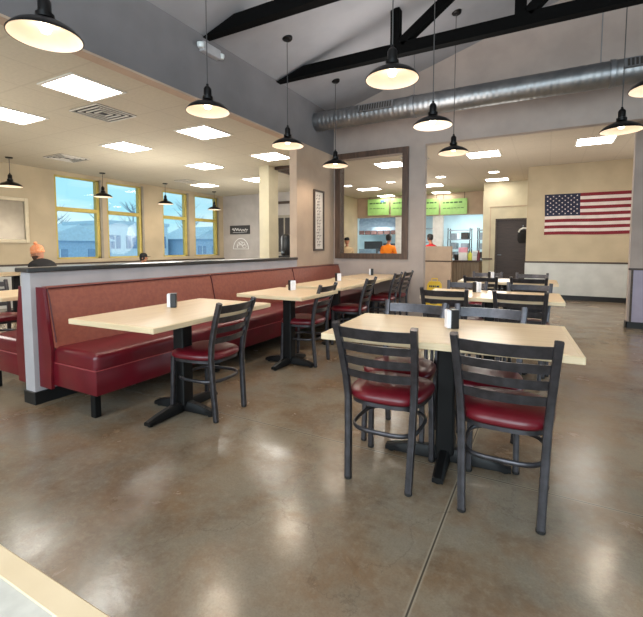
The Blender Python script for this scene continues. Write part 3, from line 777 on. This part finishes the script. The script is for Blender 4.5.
# ------------------------------------------------------------------ counter area and kitchen things
o = MB().box(-3.35, -2.2, 11.2, 11.36, 0, .84).box(-3.35, -2.2, 11.2, 11.36, .87, 1.25).build('queue_wall', M['tan'])
t = tag(o, 'tan low partition in front of the service counter, right of the pier', 'partition')
MB().box(-3.36, -2.19, 11.185, 11.37, .84, .87, .004).build('chair_rail', M['brown_trim'], o)
t = thing('service_counter', 'service counter with weathered board front and dark top', 'counter', (-2.55, 12.3, 0))
m = MB(); m.box(-1.0, .94, -.26, .3, 0, .82)
m.build('counter_front', M['counter_front'], t)
m = MB()
for k in range(16): m.box(-.98+k*.122, -.895+k*.122, -.275, -.26, .02, .80, .004)
m.build('front_boards', M['counter_front'], t)
MB().box(-1.02, .84+.1, -.32, .33, .82, .86, .006).build('countertop', M['countertop'], t)
def put(name, label, cat, mb, mats, group='items on the service counter', smooth=False, loc=(0, 0, 0)):
    o = mb.build(name, mats, None, smooth); o.location = loc; return tag(o, label, cat, group)
def cup(r, h): return MB().lathe([(0, 0), (r*.75, 0), (r, h), (r*1.06, h), (r*1.06, h+.012), (r*.9, h+.02), (0, h+.02)], n=20)
put('cup', 'white paper cup on the service counter, leftmost item', 'cup', cup(.075, .13), M['white'], smooth=True, loc=(-2.42, 12.2, .86))
put('cup', 'black cup next to the white paper cup on the counter', 'cup', cup(.08, .15), M['holder'], smooth=True, loc=(-2.24, 12.2, .86))
o = MB().box(-.11, .11, -.09, .09, 0, .36, .008).build('display_carton', M['white']); o.location = (-2.07, 12.22, .86); tag(o, 'tall white and pink carton on the service counter', 'box')
MB().box(-.112, .112, -.092, .05, .22, .36, .004).build('carton_header', M['pink'], o)
put('condiment_bottle', 'yellow green squeeze bottle on the service counter', 'bottle', MB().lathe([(0, 0), (.055, 0), (.06, .02), (.06, .16), (.045, .20), (.018, .215), (.01, .25), (0, .25)], n=18), M['lime'], smooth=True, loc=(-1.88, 12.2, .86))
o = MB().box(-.09, .09, -.08, .08, 0, .27, .012).build('card_terminal', M['white']); o.location = (-1.73, 12.22, .86); tag(o, 'white boxy register display at right on the service counter', 'register')
MB().box(-.07, .07, -.084, -.08, .12, .24).build('screen', M['lense'], o)
put('bottle', 'dark red bottle at the right end of the service counter', 'bottle', MB().lathe([(0, 0), (.04, 0), (.04, .18), (.018, .23), (.016, .28), (0, .28)], n=16), M['vinyl'], smooth=True, loc=(-1.645, 12.1, .86))
# menu boards
def menu(x0, x1, z0, z1, label, blue=False):
    t = thing('menu_board', label, 'menu board', ((x0+x1)/2, 15.05, (z0+z1)/2), 0, 'green menu boards above the kitchen opening')
    w, h = (x1-x0)/2, (z1-z0)/2
    MB().box(-w, w, 0, .04, -h, h, .004).build('board_panel', M['green'], t)
    m = MB(); rnd = random.Random(int(x0*100))
    for r in range(2):
        x = -w+.08; z = .12-.02*r if r == 0 else -.06
        while x < w-.14:
            l = rnd.uniform(.05, .14); m.box(x, min(x+l, w-.06), -.003, 0, z, z+(.05 if r == 0 else .02)); x += l+.03
    m.build('menu_print', M['menutext'], t)
    if blue: MB().box(.25*w, .6*w, -.004, 0, h-.13, h-.05).build('menu_picture', M['menublue'], t)
    for x in (-w*.8, w*.8): MB().tube([(x, .02, h), (x, .02, ZK-(z0+z1)/2)], .008, 6).build('hanger', M['blackmatte'], t)
menu(-6.12, -5.27, 2.44, 3.05, 'green menu board leftmost, seen through the framed window', True)
menu(-5.19, -4.36, 2.41, 3.03, 'green menu board cut by the right side of the framed window')
menu(-4.27, -3.42, 2.38, 2.95, 'green menu board just right of the pier')
menu(-3.35, -2.46, 2.37, 2.91, 'green menu board farthest right, above the counter')
# kitchen furniture
t = thing('exhaust_hood', 'stainless exhaust hood with brown filters in the kitchen', 'exhaust hood', (-6.4, 17.6, 0))
MB().prism([(-.4, 1.95), (.9, 1.95), (.9, 2.7), (.1, 2.7), (-.4, 2.1)], -1.1, 1.15, 'x').build('hood_body', M['steel'], t)
m = MB()
for k in range(7): m.box(-1.0+k*.3, -.74+k*.3, -.46, -.4, 1.78, 1.95, .004)
m.build('grease_filters', M['brownmetal'], t)
def range_unit(x, w, lab, h=1.0):
    t = thing('cooking_station', lab, 'kitchen equipment', (x, 17.7, 0), 0, 'steel cooking stations')
    MB().box(-w/2, w/2, -.4, .4, .1, h, .01).build('station_body', M['steel'], t)
    MB().box(-w/2, w/2, .3, .4, h, h+.35, .01).build('splash_back', M['darksteel'], t)
    for sx in (-1, 1):
        for sy in (-.34, .34): MB().box(sx*(w/2-.05)-.025, sx*(w/2-.05)+.025, sy-.025, sy+.025, 0, .1).build('leg', M['darksteel'], t)
    return t
range_unit(-7.05, .85, 'steel cooking station left under the hood', 1.15); range_unit(-6.1, .9, 'steel cooking station right under the hood', 1.05)
def rack(x, y, w, lab):
    t = thing('storage_rack', lab, 'shelf', (x, y, 0), 0, 'kitchen racks')
    for sx in (-1, 1):
        for sy in (-1, 1): MB().tube([(sx*w/2, sy*.22, 0), (sx*w/2, sy*.22, 1.95)], .018, 8).build('rack_post', M['darksteel'], t)
    for z in (.4, .8, 1.15, 1.5, 1.85): MB().box(-w/2-.02, w/2+.02, -.24, .24, z, z+.03).build('rack_shelf', M['steel'], t)
    return t
rack(-2.95, 16.6, .8, 'steel rack in the kitchen right of the white pillar')
rack(-2.05, 16.6, .45, 'narrow steel rack at the right end of the kitchen')
rnd = random.Random(11)
for (rx, w, nm) in ((-2.95, .8, 'middle'), (-2.05, .45, 'right')):
    for z, zn in ((.83, 'second'), (1.18, 'third'), (1.53, 'fourth')):
        for k in range(2 if w > .6 else 1):
            x = rx - w/4 + k*w/2 if w > .6 else rx
            o = MB().box(-w*.16 if w > .6 else -.17, w*.16 if w > .6 else .17, -.18, .18, 0, rnd.uniform(.18, .27), .01).build('storage_bin', [M['darksteel'], M['white'], M['steel']][rnd.randrange(3)])
            o.location = (x, 16.6, z)
            tag(o, 'kitchen bin on the %s shelf up of the %s rack%s' % (zn, nm, (', left one' if k == 0 else ', right one') if w > .6 else ''), 'bin', 'bins on kitchen racks')
t = thing('warming_shelf', 'dark framed pass shelf behind the person in red', 'shelf', (-4.05, 16.2, 0))
for x in (-.42, .42): MB().box(x-.03, x+.03, -.2, .2, 0, 1.95).build('shelf_post', M['darksteel'], t)
for z in (.9, 1.4, 1.92): MB().box(-.45, .45, -.22, .22, z, z+.04).build('shelf_board', M['steel'], t)
# kitchen ceiling lights
for x, y, lab in ((-3.0, 16.4, 'nearest kitchen ceiling light over the racks'), (-2.7, 17.5, 'farther kitchen ceiling light over the racks'), (-6.2, 16.4, 'kitchen ceiling light by the hood'), (-8.0, 16.6, 'kitchen ceiling light at the far left')):
    troffer(x, y, 2.72, 1.1, .5, lab, 'kitchen ceiling lights')
# caution sign
t = thing('floor_sign', 'yellow folding caution sign on the floor beyond the second centre table', 'floor sign', (-1.79, 7.66, 0), math.radians(6))
for s_, nm in ((-1, 'front_panel'), (1, 'back_panel')):
    m = MB(); rings = []
    m.prism([(-.15, 0), (-.09, 0), (-.07, .06), (.07, .06), (.09, 0), (.15, 0), (.125, .56), (.09, .61), (-.09, .61), (-.125, .56)], -.006, .006, 'y')
    if s_ < 0:
        m.mi = 1
        for k, (a, b, z, h) in enumerate(((-.09, -.062, .50, .035), (-.055, -.03, .50, .035), (-.02, .005, .50, .035), (.012, .03, .50, .035), (.04, .09, .50, .035), (-.08, .08, .43, .012), (-.06, .06, .20, .015))):
            m.box(a, b, -.009, -.006, z, z+h)
        m.prism([(-.06, .26), (.06, .26), (0, .38)], -.009, -.006, 'y')
    bmesh.ops.transform(m.bm, matrix=Matrix.Translation((0, s_*.015, .61)) @ Matrix.Rotation(s_*.19, 4, 'X') @ Matrix.Translation((0, 0, -.61)), verts=m.bm.verts)
    z0 = min(v.co.z for v in m.bm.verts); bmesh.ops.translate(m.bm, vec=(0, 0, -z0), verts=m.bm.verts)
    m.build(nm, [M['yellow'], M['holder']], t)
MB().tube([(-.05, 0, .61), (-.05, 0, .65), (.05, 0, .65), (.05, 0, .61)], .01, 6).build('handle', M['yellow'], t)
# drinks dispenser behind the column gap
t = thing('side_counter', 'beige cabinet counter behind the cream column', 'counter', (-5.75, 8.9, 0))
MB().box(-.55, .5, -.3, .3, .08, .92).build('cabinet_body', M['beige'], t); MB().box(-.58, .53, -.33, .33, .92, .955, .005).build('countertop', M['countertop'], t)
MB().box(-.5, .45, -.26, .26, 0, .08).build('plinth', M['blackbase'], t)
t = thing('drink_dispenser', 'black drink dispenser seen in the gap right of the cream column', 'drink dispenser', (-5.78, 8.85, .955))
MB().box(-.17, .17, -.2, .2, .0, .06, .01).build('drip_base', M['holder'], t); MB().lathe([(0, .06), (.13, .06), (.15, .1), (.15, .50), (.13, .56), (.05, .60), (0, .60)], n=24).build('tank', M['holder'], t, True, 40)
MB().box(-.03, .03, -.21, -.14, .12, .18).build('tap', M['steel'], t)
# wall dispenser on the door wall
t = thing('hanging_bag', 'dark bag with a pale top hanging at the right of the dark door', 'bag', (-.62, 13.24, 1.35))
MB().lathe([(0, 0), (.10, .0), (.135, .08), (.13, .24), (.09, .34), (0, .36)], n=20, sy=.5).build('bag_body', M['darkcloth'], t, True, 60)
MB().tube([(-.11, -.02, .30), (-.08, -.03, .37), (0, -.03, .42), (.10, -.03, .41)], .022, 8).build('bag_top', M['white'], t, True)
MB().tube([(0, 0, .34), (.0, .02, .50), (0, .115, .50)], .008, 6).build('hook', M['steel'], t)

# ------------------------------------------------------------------ people
def skin_chain(name, verts, edges, parent, material, root=0, sub=1):
    me = bpy.data.meshes.new(name); me.from_pydata([v[:3] for v in verts], edges, [])
    o = bpy.data.objects.new(name, me); COL.objects.link(o)
    md = o.modifiers.new('Skin', 'SKIN'); md.use_smooth_shade = True
    if not me.skin_vertices: 
        bpy.context.view_layer.objects.active = o
    for i, v in enumerate(verts):
        r = v[3]; me.skin_vertices[0].data[i].radius = (r, r) if not isinstance(r, tuple) else r
    me.skin_vertices[0].data[root].use_root = True
    sb = o.modifiers.new('Sub', 'SUBSURF'); sb.levels = sub; sb.render_levels = sub
    dg = bpy.context.evaluated_depsgraph_get(); dg.update()
    ev = bpy.data.meshes.new_from_object(o.evaluated_get(dg))
    o.modifiers.clear(); o.data = ev; ev.materials.clear(); ev.materials.append(material)
    ev.polygons.foreach_set('use_smooth', [True]*len(ev.polygons))
    if parent: o.parent = parent
    return o
def head_mesh(c, r=.1):
    m = MB()
    prof = [(0, -.125), (.045, -.118), (.066, -.09), (.076, -.04), (.083, .01), (.084, .05), (.074, .09), (.045, .118), (0, .128)]
    m.lathe(prof, c, 24, 1.0, 1.2)
    return m
def person(label, loc, rz, seated, shirt, trousers, hair=True, hat=None, beard=False, sc=1., arms_fwd=True, head_yaw=0., head_drop=0., lean=.04):
    """faces +y; origin on the floor"""
    t = thing('person', label, 'person', loc, rz); t.scale = (sc, sc, sc)
    if seated:
        hip = .50; k = lambda s: (s*.11, .42, .49); a = lambda s: (s*.12, .42, .09); dz = hip-.92
    else:
        hip = .92; k = lambda s: (s*.10, .02, .49); a = lambda s: (s*.11, -.01, .08); dz = 0
    P = [(0, 0, hip, (.135, .10)), (0, lean*.3, hip+.22, (.125, .095)), (0, lean*.6, hip+.42, (.15, .10)), (0, lean, hip+.53, (.075, .065)), (0, lean+.015, hip+.61, .05), (0, lean+.03, hip+.68, .06)]
    E = [(0, 1), (1, 2), (2, 3), (3, 4), (4, 5)]
    SH = [(0, 0, hip-.03, (.15, .115)), (0, lean*.3, hip+.22, (.145, .112)), (0, lean*.6, hip+.42, (.175, .13)), (0, lean, hip+.545, (.086, .078))]
    SE = [(0, 1), (1, 2), (2, 3)]
    TP = [(0, 0, hip+.0, (.152, .118))]; TE = []
    for s in (-1, 1):
        b = len(P)
        kn, an = k(s), a(s)
        P += [(s*.095, .0 if not seated else .05, hip-.05, .085), (*kn, .058), (*an, .04), (an[0], an[1]+.13, .04, .036)]
        E += [(0, b), (b, b+1), (b+1, b+2), (b+2, b+3)]
        q = len(TP); TP += [(s*.095, .0 if not seated else .05, hip-.05, .098), (*kn, .072), (an[0], an[1], an[2]+.03, .06)]; TE += [(0, q), (q, q+1), (q+1, q+2)]
        shd = (s*.185, lean*.8, hip+.45); 
        el = (s*.25, .06 if arms_fwd else -.02, hip+.17); wr = (s*.20, .30, hip+.14) if arms_fwd else (s*.26, .06, hip-.07)
        dv = (Vector(wr)-Vector(el)).normalized()
        b = len(P)
        P += [(*shd, .062), (*el, .044), (*wr, .03)]; E += [(2, b), (b, b+1), (b+1, b+2)]
        palm = Vector(wr)+dv*.06; P.append((*palm, (.040, .018))); E.append((b+2, b+3))
        side = Vector((1, 0, 0)) if arms_fwd else Vector((0, 1, 0))
        for fi, (off, ln) in enumerate(((-.03, .065), (-.01, .078), (.01, .074), (.03, .058))):
            c0 = len(P); p1 = palm+dv*.03+side*off; p2 = p1+dv*ln*.5+Vector((0, 0, -.006)); p3 = p1+dv*ln+Vector((0, 0, -.02))
            P += [(*p1, .009), (*p2, .0085), (*p3, .007)]; E += [(b+3, c0), (c0, c0+1), (c0+1, c0+2)]
        th = Vector(wr)+dv*.03 + side*(-s if arms_fwd else 1)*.035; c0 = len(P)
        P += [(*th, .010), (*(th+dv*.03+side*(-s if arms_fwd else 1)*.02), .008)]; E += [(b+2, c0), (c0, c0+1)]
        q = len(SH); SH += [(*shd, .09), (*(Vector(shd).lerp(Vector(el), .6)), .07), (*(Vector(el).lerp(Vector(wr), .05)), .062)]; SE += [(2, q), (q, q+1), (q+1, q+2)]
        if seated or hat: SH.append((*(Vector(el).lerp(Vector(wr), .9)), .045)); SE.append((q+2, q+3))
    body = skin_chain('body', P, E, t, M['skin'])
    # head joined into the body mesh
    hz = hip+.765-head_drop; hc = Vector((0, lean+.05, hz)); cy, sy = math.cos(head_yaw), math.sin(head_yaw)
    bm = bmesh.new(); bm.from_mesh(body.data)
    hm = head_mesh((0, 0, 0)); 
    hm.tube([(0, .094, .02), (0, .112, -.005), (0, .118, -.022), (0, .098, -.03)], [.008, .012, .015, .009], 8)   # nose
    hm.tube([(-.026, .096, -.066), (0, .102, -.066), (.026, .096, -.066)], [.003, .007, .003], 6)            # mouth
    for s in (-1, 1):
        hm.lathe([(0, -.012), (.011, -.006), (.013, 0), (.011, .006), (0, .012)], (s*.032, .088, .012), 10)
        hm.lathe([(0, -.032), (.012, -.025), (.016, .005), (.012, .028), (0, .034)], (s*.084, -.005, -.004), 10, .6, 1.2)
    me2 = bpy.data.meshes.new('h'); R = Matrix.Translation(hc) @ Matrix.Rotation(head_yaw, 4, 'Z') @ Matrix.Rotation(-.18 if head_drop else 0, 4, 'X')
    bmesh.ops.transform(hm.bm, matrix=R, verts=hm.bm.verts); hm.bm.to_mesh(me2); hm.bm.free(); bm.from_mesh(me2)
    bmesh.ops.recalc_face_normals(bm, faces=bm.faces); bm.to_mesh(body.data); bm.free()
    body.data.polygons.foreach_set('use_smooth', [True]*len(body.data.polygons))
    body.data.materials.append(shirt); body.data.materials.append(trousers)
    hands = [Vector(v[:3]) for v in P if v[3] == (.040, .018)]
    for p in body.data.polygons:
        c = p.center
        if c.z < hip-.02: p.material_index = 2
        elif c.z < hip+.55: p.material_index = 1
        if any((c-h).length < .13 for h in hands): p.material_index = 0
    skin_chain('shirt', SH, SE, t, shirt); skin_chain('trousers', TP, TE, t, trousers)
    def onhead(m, nm, mt):
        bmesh.ops.transform(m.bm, matrix=R, verts=m.bm.verts); return m.build(nm, mt, t, True, 70)
    if hair:
        m = MB(); m.lathe([(.072, -.075), (.089, -.03), (.094, .02), (.094, .06), (.082, .105), (.05, .132), (0, .142)], (0, -.016, 0), 24, 1.0, 1.16)
        m.lathe([(.084, .045), (.090, .07), (.08, .108), (.05, .136), (0, .146)], (0, -.002, 0), 24, 1.0, 1.2)
        onhead(m, 'hair', M['hair'])
    if hat == 'beanie':
        m = MB(); m.lathe([(.088, .012), (.099, .016), (.1, .055), (.094, .058), (.096, .09), (.082, .135), (.05, .165), (.02, .178), (0, .18)], (0, -.004, 0), 24, 1.0, 1.18); onhead(m, 'knit_hat', M['knit'])
        m = MB(); m.lathe([(0, -.03), (.024, -.02), (.032, 0), (.024, .022), (0, .03)], (0, 0, .2), 14); onhead(m, 'pompom', M['knit'])
    if hat == 'cap':
        m = MB(); m.lathe([(.09, .03), (.098, .035), (.098, .07), (.085, .12), (.05, .148), (0, .155)], (0, -.004, 0), 24, 1.0, 1.18)
        m.box(-.07, .07, .10, .19, .035, .045, .004); onhead(m, 'cap', M['darkcloth'])
    if beard:
        m = MB(); m.lathe([(0, -.15), (.04, -.142), (.066, -.105), (.079, -.06), (.079, -.03), (.06, -.035)], (0, .012, 0), 20, 1.0, 1.18); onhead(m, 'beard', M['beard'])
    for s in (-1, 1):
        an = a(s); m = MB(); m.box(an[0]-.045, an[0]+.045, an[1]-.07, an[1]+.2, 0, .075, .03, seg=3); m.build('shoe', M['holder'], t, True, 60)
    return t
person('person in an orange knit hat and dark jacket seated behind the half wall', (-7.62, 4.12, 0), math.radians(98), True, M['darkcloth'], M['jeans'], False, 'beanie', True, .95, head_yaw=.5, head_drop=.10, lean=.24)
person('person in an orange shirt seen from behind through the framed window', (-4.04, 11.5, 0), math.radians(0), False, M['orange'], M['jeans'], True, None, False, .88)
person('person in a red shirt behind the tan partition beside the pier', (-3.17, 13.1, 0), math.radians(60), False, M['red'], M['jeans'], True, None, False, .90)
person('person in tan clothing at the left side of the framed window', (-5.52, 11.9, 0), math.radians(30), False, M['tancloth'], M['jeans'], False, 'cap', False, .84)
person('person in a black cap just showing above the half wall by the windows', (-8.36, 6.56, 0), math.radians(-60), True, M['jeans'], M['jeans'], True, 'cap', False, .77)
dup(ch0, (-8.36, 6.56, 0), math.radians(-60), 'dark ladder-back chair under the person in the black cap', GC)

# ------------------------------------------------------------------ outside, seen through the left windows
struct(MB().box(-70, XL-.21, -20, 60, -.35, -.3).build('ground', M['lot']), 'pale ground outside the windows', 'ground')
def building(name_label, x, y, w, d, h, wall, nwin, gable):
    t = thing('building', name_label, 'building', (x, y, -.3), 0, 'buildings outside the windows')
    MB().box(-d/2, d/2, -w/2, w/2, 0, h).build('building_wall', wall, t)
    if gable: MB().prism([(-w/2-.3, h), (w/2+.3, h), (0, h+w*.22)], -d/2-.2, d/2+.2, 'x').build('roof', M['broof'], t)
    else: MB().box(-d/2-.1, d/2+.1, -w/2-.1, w/2+.1, h, h+.25).build('roof', M['broof'], t)
    for k in range(nwin):
        yc = -w/2 + (k+.5)*w/nwin
        f = MB().box(d/2, d/2+.04, yc-.45, yc+.45, h*.45, h*.75).build('building_window', M['bwin'], t)
        MB().box(d/2+.04, d/2+.06, yc-.03, yc+.03, h*.45, h*.75).build('window_mullion', M['bfog'], f)
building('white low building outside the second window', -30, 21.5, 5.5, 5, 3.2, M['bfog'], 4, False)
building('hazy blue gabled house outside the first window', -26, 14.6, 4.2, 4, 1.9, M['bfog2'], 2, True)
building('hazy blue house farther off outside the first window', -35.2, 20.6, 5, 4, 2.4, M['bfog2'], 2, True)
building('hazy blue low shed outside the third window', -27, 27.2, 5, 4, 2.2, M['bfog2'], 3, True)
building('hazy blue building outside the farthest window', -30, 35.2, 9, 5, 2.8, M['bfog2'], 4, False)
def tree(x, y, h, lab):
    t = thing('bare_tree', lab, 'tree', (x, y, -.3), 0, 'bare trees outside the windows')
    rnd = random.Random(int(x*7+y*13))
    MB().tube([(0, 0, 0), (.05, .02, h*.5), (0, .1, h*.95)], [.16, .1, .02], 8).build('trunk', M['bark'], t, True)
    m = MB()
    for k in range(26):
        z = h*(.35+.6*rnd.random()); a = rnd.random()*2*PI; l = h*.35*(1.1-z/h*.6)
        p0 = Vector((.03, .03, z)); p1 = p0+Vector((math.cos(a)*l*.5, math.sin(a)*l*.5, l*.35)); p2 = p0+Vector((math.cos(a+.2)*l, math.sin(a+.2)*l, l*.9))
        m.tube([p0, p1, p2], [.05, .03, .01], 5)
        for q in range(3):
            e = p1+Vector((rnd.uniform(-.5, .5), rnd.uniform(-.5, .5), rnd.uniform(.2, .8)))*l*.6; m.tube([p1, e], [.02, .008], 4)
    m.build('branches', M['bark'], t)
for x, y, h, lab in ((-43, 24.0, 5.4, 'bare tree outside the first window, left'), (-42, 28.2, 5.4, 'bare tree outside the first window, right'), (-40, 30.5, 6.2, 'bare tree above the white building, second window'),
                     (-38, 36.5, 7.0, 'bare tree outside the third window'), (-40, 46, 6.5, 'bare tree outside the farthest window')): tree(x, y, h, lab)
# distant tree line and snow bank
m = MB(); rnd = random.Random(5); prev = None
pts = [(-60, -20+i*1.5, 2.6+rnd.uniform(-.4, .5)) for i in range(60)]
for a, b in zip(pts, pts[1:]):
    m.face([(a[0], a[1], -.3), (b[0], b[1], -.3), (b[0]-1, b[1], b[2]), (a[0]-1, a[1], a[2])])
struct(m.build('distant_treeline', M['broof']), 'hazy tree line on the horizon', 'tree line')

# ------------------------------------------------------------------ world, lights, camera
w = bpy.data.worlds.new('overcast_sky'); S.world = w; w.use_nodes = True
nt = w.node_tree; bg = nt.nodes['Background']
tc = nt.nodes.new('ShaderNodeTexCoord'); nz = nt.nodes.new('ShaderNodeTexNoise'); nz.inputs['Scale'].default_value = 3.5; nz.inputs['Detail'].default_value = 5
mp = nt.nodes.new('ShaderNodeMapping'); mp.inputs['Scale'].default_value = (1, 1, 4)
mx = nt.nodes.new('ShaderNodeMix'); mx.data_type = 'RGBA'; mx.inputs['A'].default_value = lin((150, 205, 222)); mx.inputs['B'].default_value = lin((214, 234, 240))
rp = nt.nodes.new('ShaderNodeMapRange'); rp.inputs['From Min'].default_value = .42; rp.inputs['From Max'].default_value = .68
L = nt.links.new
L(tc.outputs['Generated'], mp.inputs['Vector']); L(mp.outputs['Vector'], nz.inputs['Vector']); L(nz.outputs['Fac'], rp.inputs['Value']); L(rp.outputs['Result'], mx.inputs['Factor'])
L(mx.outputs['Result'], bg.inputs['Color']); bg.inputs['Strength'].default_value = 1.1

def area(name, loc, rot, sx, sy, e, col):
    l = bpy.data.lights.new(name, 'AREA'); l.shape = 'RECTANGLE'; l.size = sx; l.size_y = sy; l.energy = e; l.color = col
    o = bpy.data.objects.new(name, l); o.location = loc; o.rotation_euler = rot; COL.objects.link(o); return o
# daylight entering by the glazing behind and right of the camera
area('daylight_back_left', (-2.7, YB+.05, 2.0), (math.radians(90), 0, 0), 2.8, 2.6, 105, (.84, .93, 1))
area('daylight_back_right', (.9, YB+.05, 2.0), (math.radians(90), 0, 0), 3.2, 2.6, 115, (.84, .93, 1))
area('added_clerestory_fill', (1.35, YB+.05, 4.1), (math.radians(90), 0, 0), 5.3, .8, 60, (.74, .9, 1))  # invented high source, added for bluish light on chair rails and gable
area('daylight_right_near', (XRW-.05, -.9, 1.75), (math.radians(90), 0, math.radians(90)), 2.8, 2.0, 10, (.86, .94, 1))
area('daylight_right_far', (XRW-.05, 5.2, 1.75), (math.radians(90), 0, math.radians(90)), 2.3, 2.0, 45, (.62, .84, 1))

def fill(loc, e, col, r=.5):  # added ambient fill with no fixture, lifts ceilings and walls
    l = bpy.data.lights.new('ambient_fill', 'POINT'); l.energy = e; l.color = col; l.shadow_soft_size = r; l.specular_factor = 0.
    o = bpy.data.objects.new('ambient_fill', l); o.location = loc; COL.objects.link(o)
warm = (1, .95, .88)
fill((-6.2, 1.5, 1.5), 60, warm); fill((-6.6, 5.5, 1.5), 70, warm); fill((-7.2, 8.6, 1.5), 40, warm)
fill((-1.0, 9.0, 1.6), 45, warm); fill((-3.6, 12.2, 1.8), 50, warm); fill((2.2, 9.4, 1.6), 40, warm)
def vault_fill(loc, e, col):  # added upward fill without a fixture, brightens the vault only
    l = bpy.data.lights.new('vault_fill_spot', 'SPOT'); l.energy = e; l.color = col; l.shadow_soft_size = .5; l.specular_factor = 0.; l.spot_size = math.radians(170); l.spot_blend = .5
    o = bpy.data.objects.new('vault_fill_spot', l); o.location = loc; o.rotation_euler = (PI, 0, 0); COL.objects.link(o)
for x, y in ((-1.6, 5.0), (-1.4, 2.2), (1.2, 3.6), (-.6, -.6), (3.6, 2.0)): vault_fill((x, y, 2.75), 54, (1, .96, .93))
fill((-.9, .2, 2.3), 16, (1, .97, .94)); fill((-.9, 4.6, 2.2), 10, (1, .95, .9))
fill((-6.5, 16.6, 1.9), 40, (.86, .96, 1)); fill((-3, 17.4, 1.9), 28, (.86, .96, 1))

cam = bpy.data.cameras.new('camera'); co = bpy.data.objects.new('camera', cam); COL.objects.link(co)
co.location = (0, 0, 1.22); co.rotation_euler = Euler((math.radians(90-4.0), 0, math.radians(28.4)), 'XYZ')
cam.sensor_fit = 'HORIZONTAL'; cam.sensor_width = 36; cam.lens = 416/643*36
cam.shift_y = -32/643; cam.clip_start = .05; cam.clip_end = 200
S.camera = co
S.view_settings.view_transform = 'Standard'
try: S.view_settings.look = 'None'
except Exception: pass
S.view_settings.exposure = 0.5
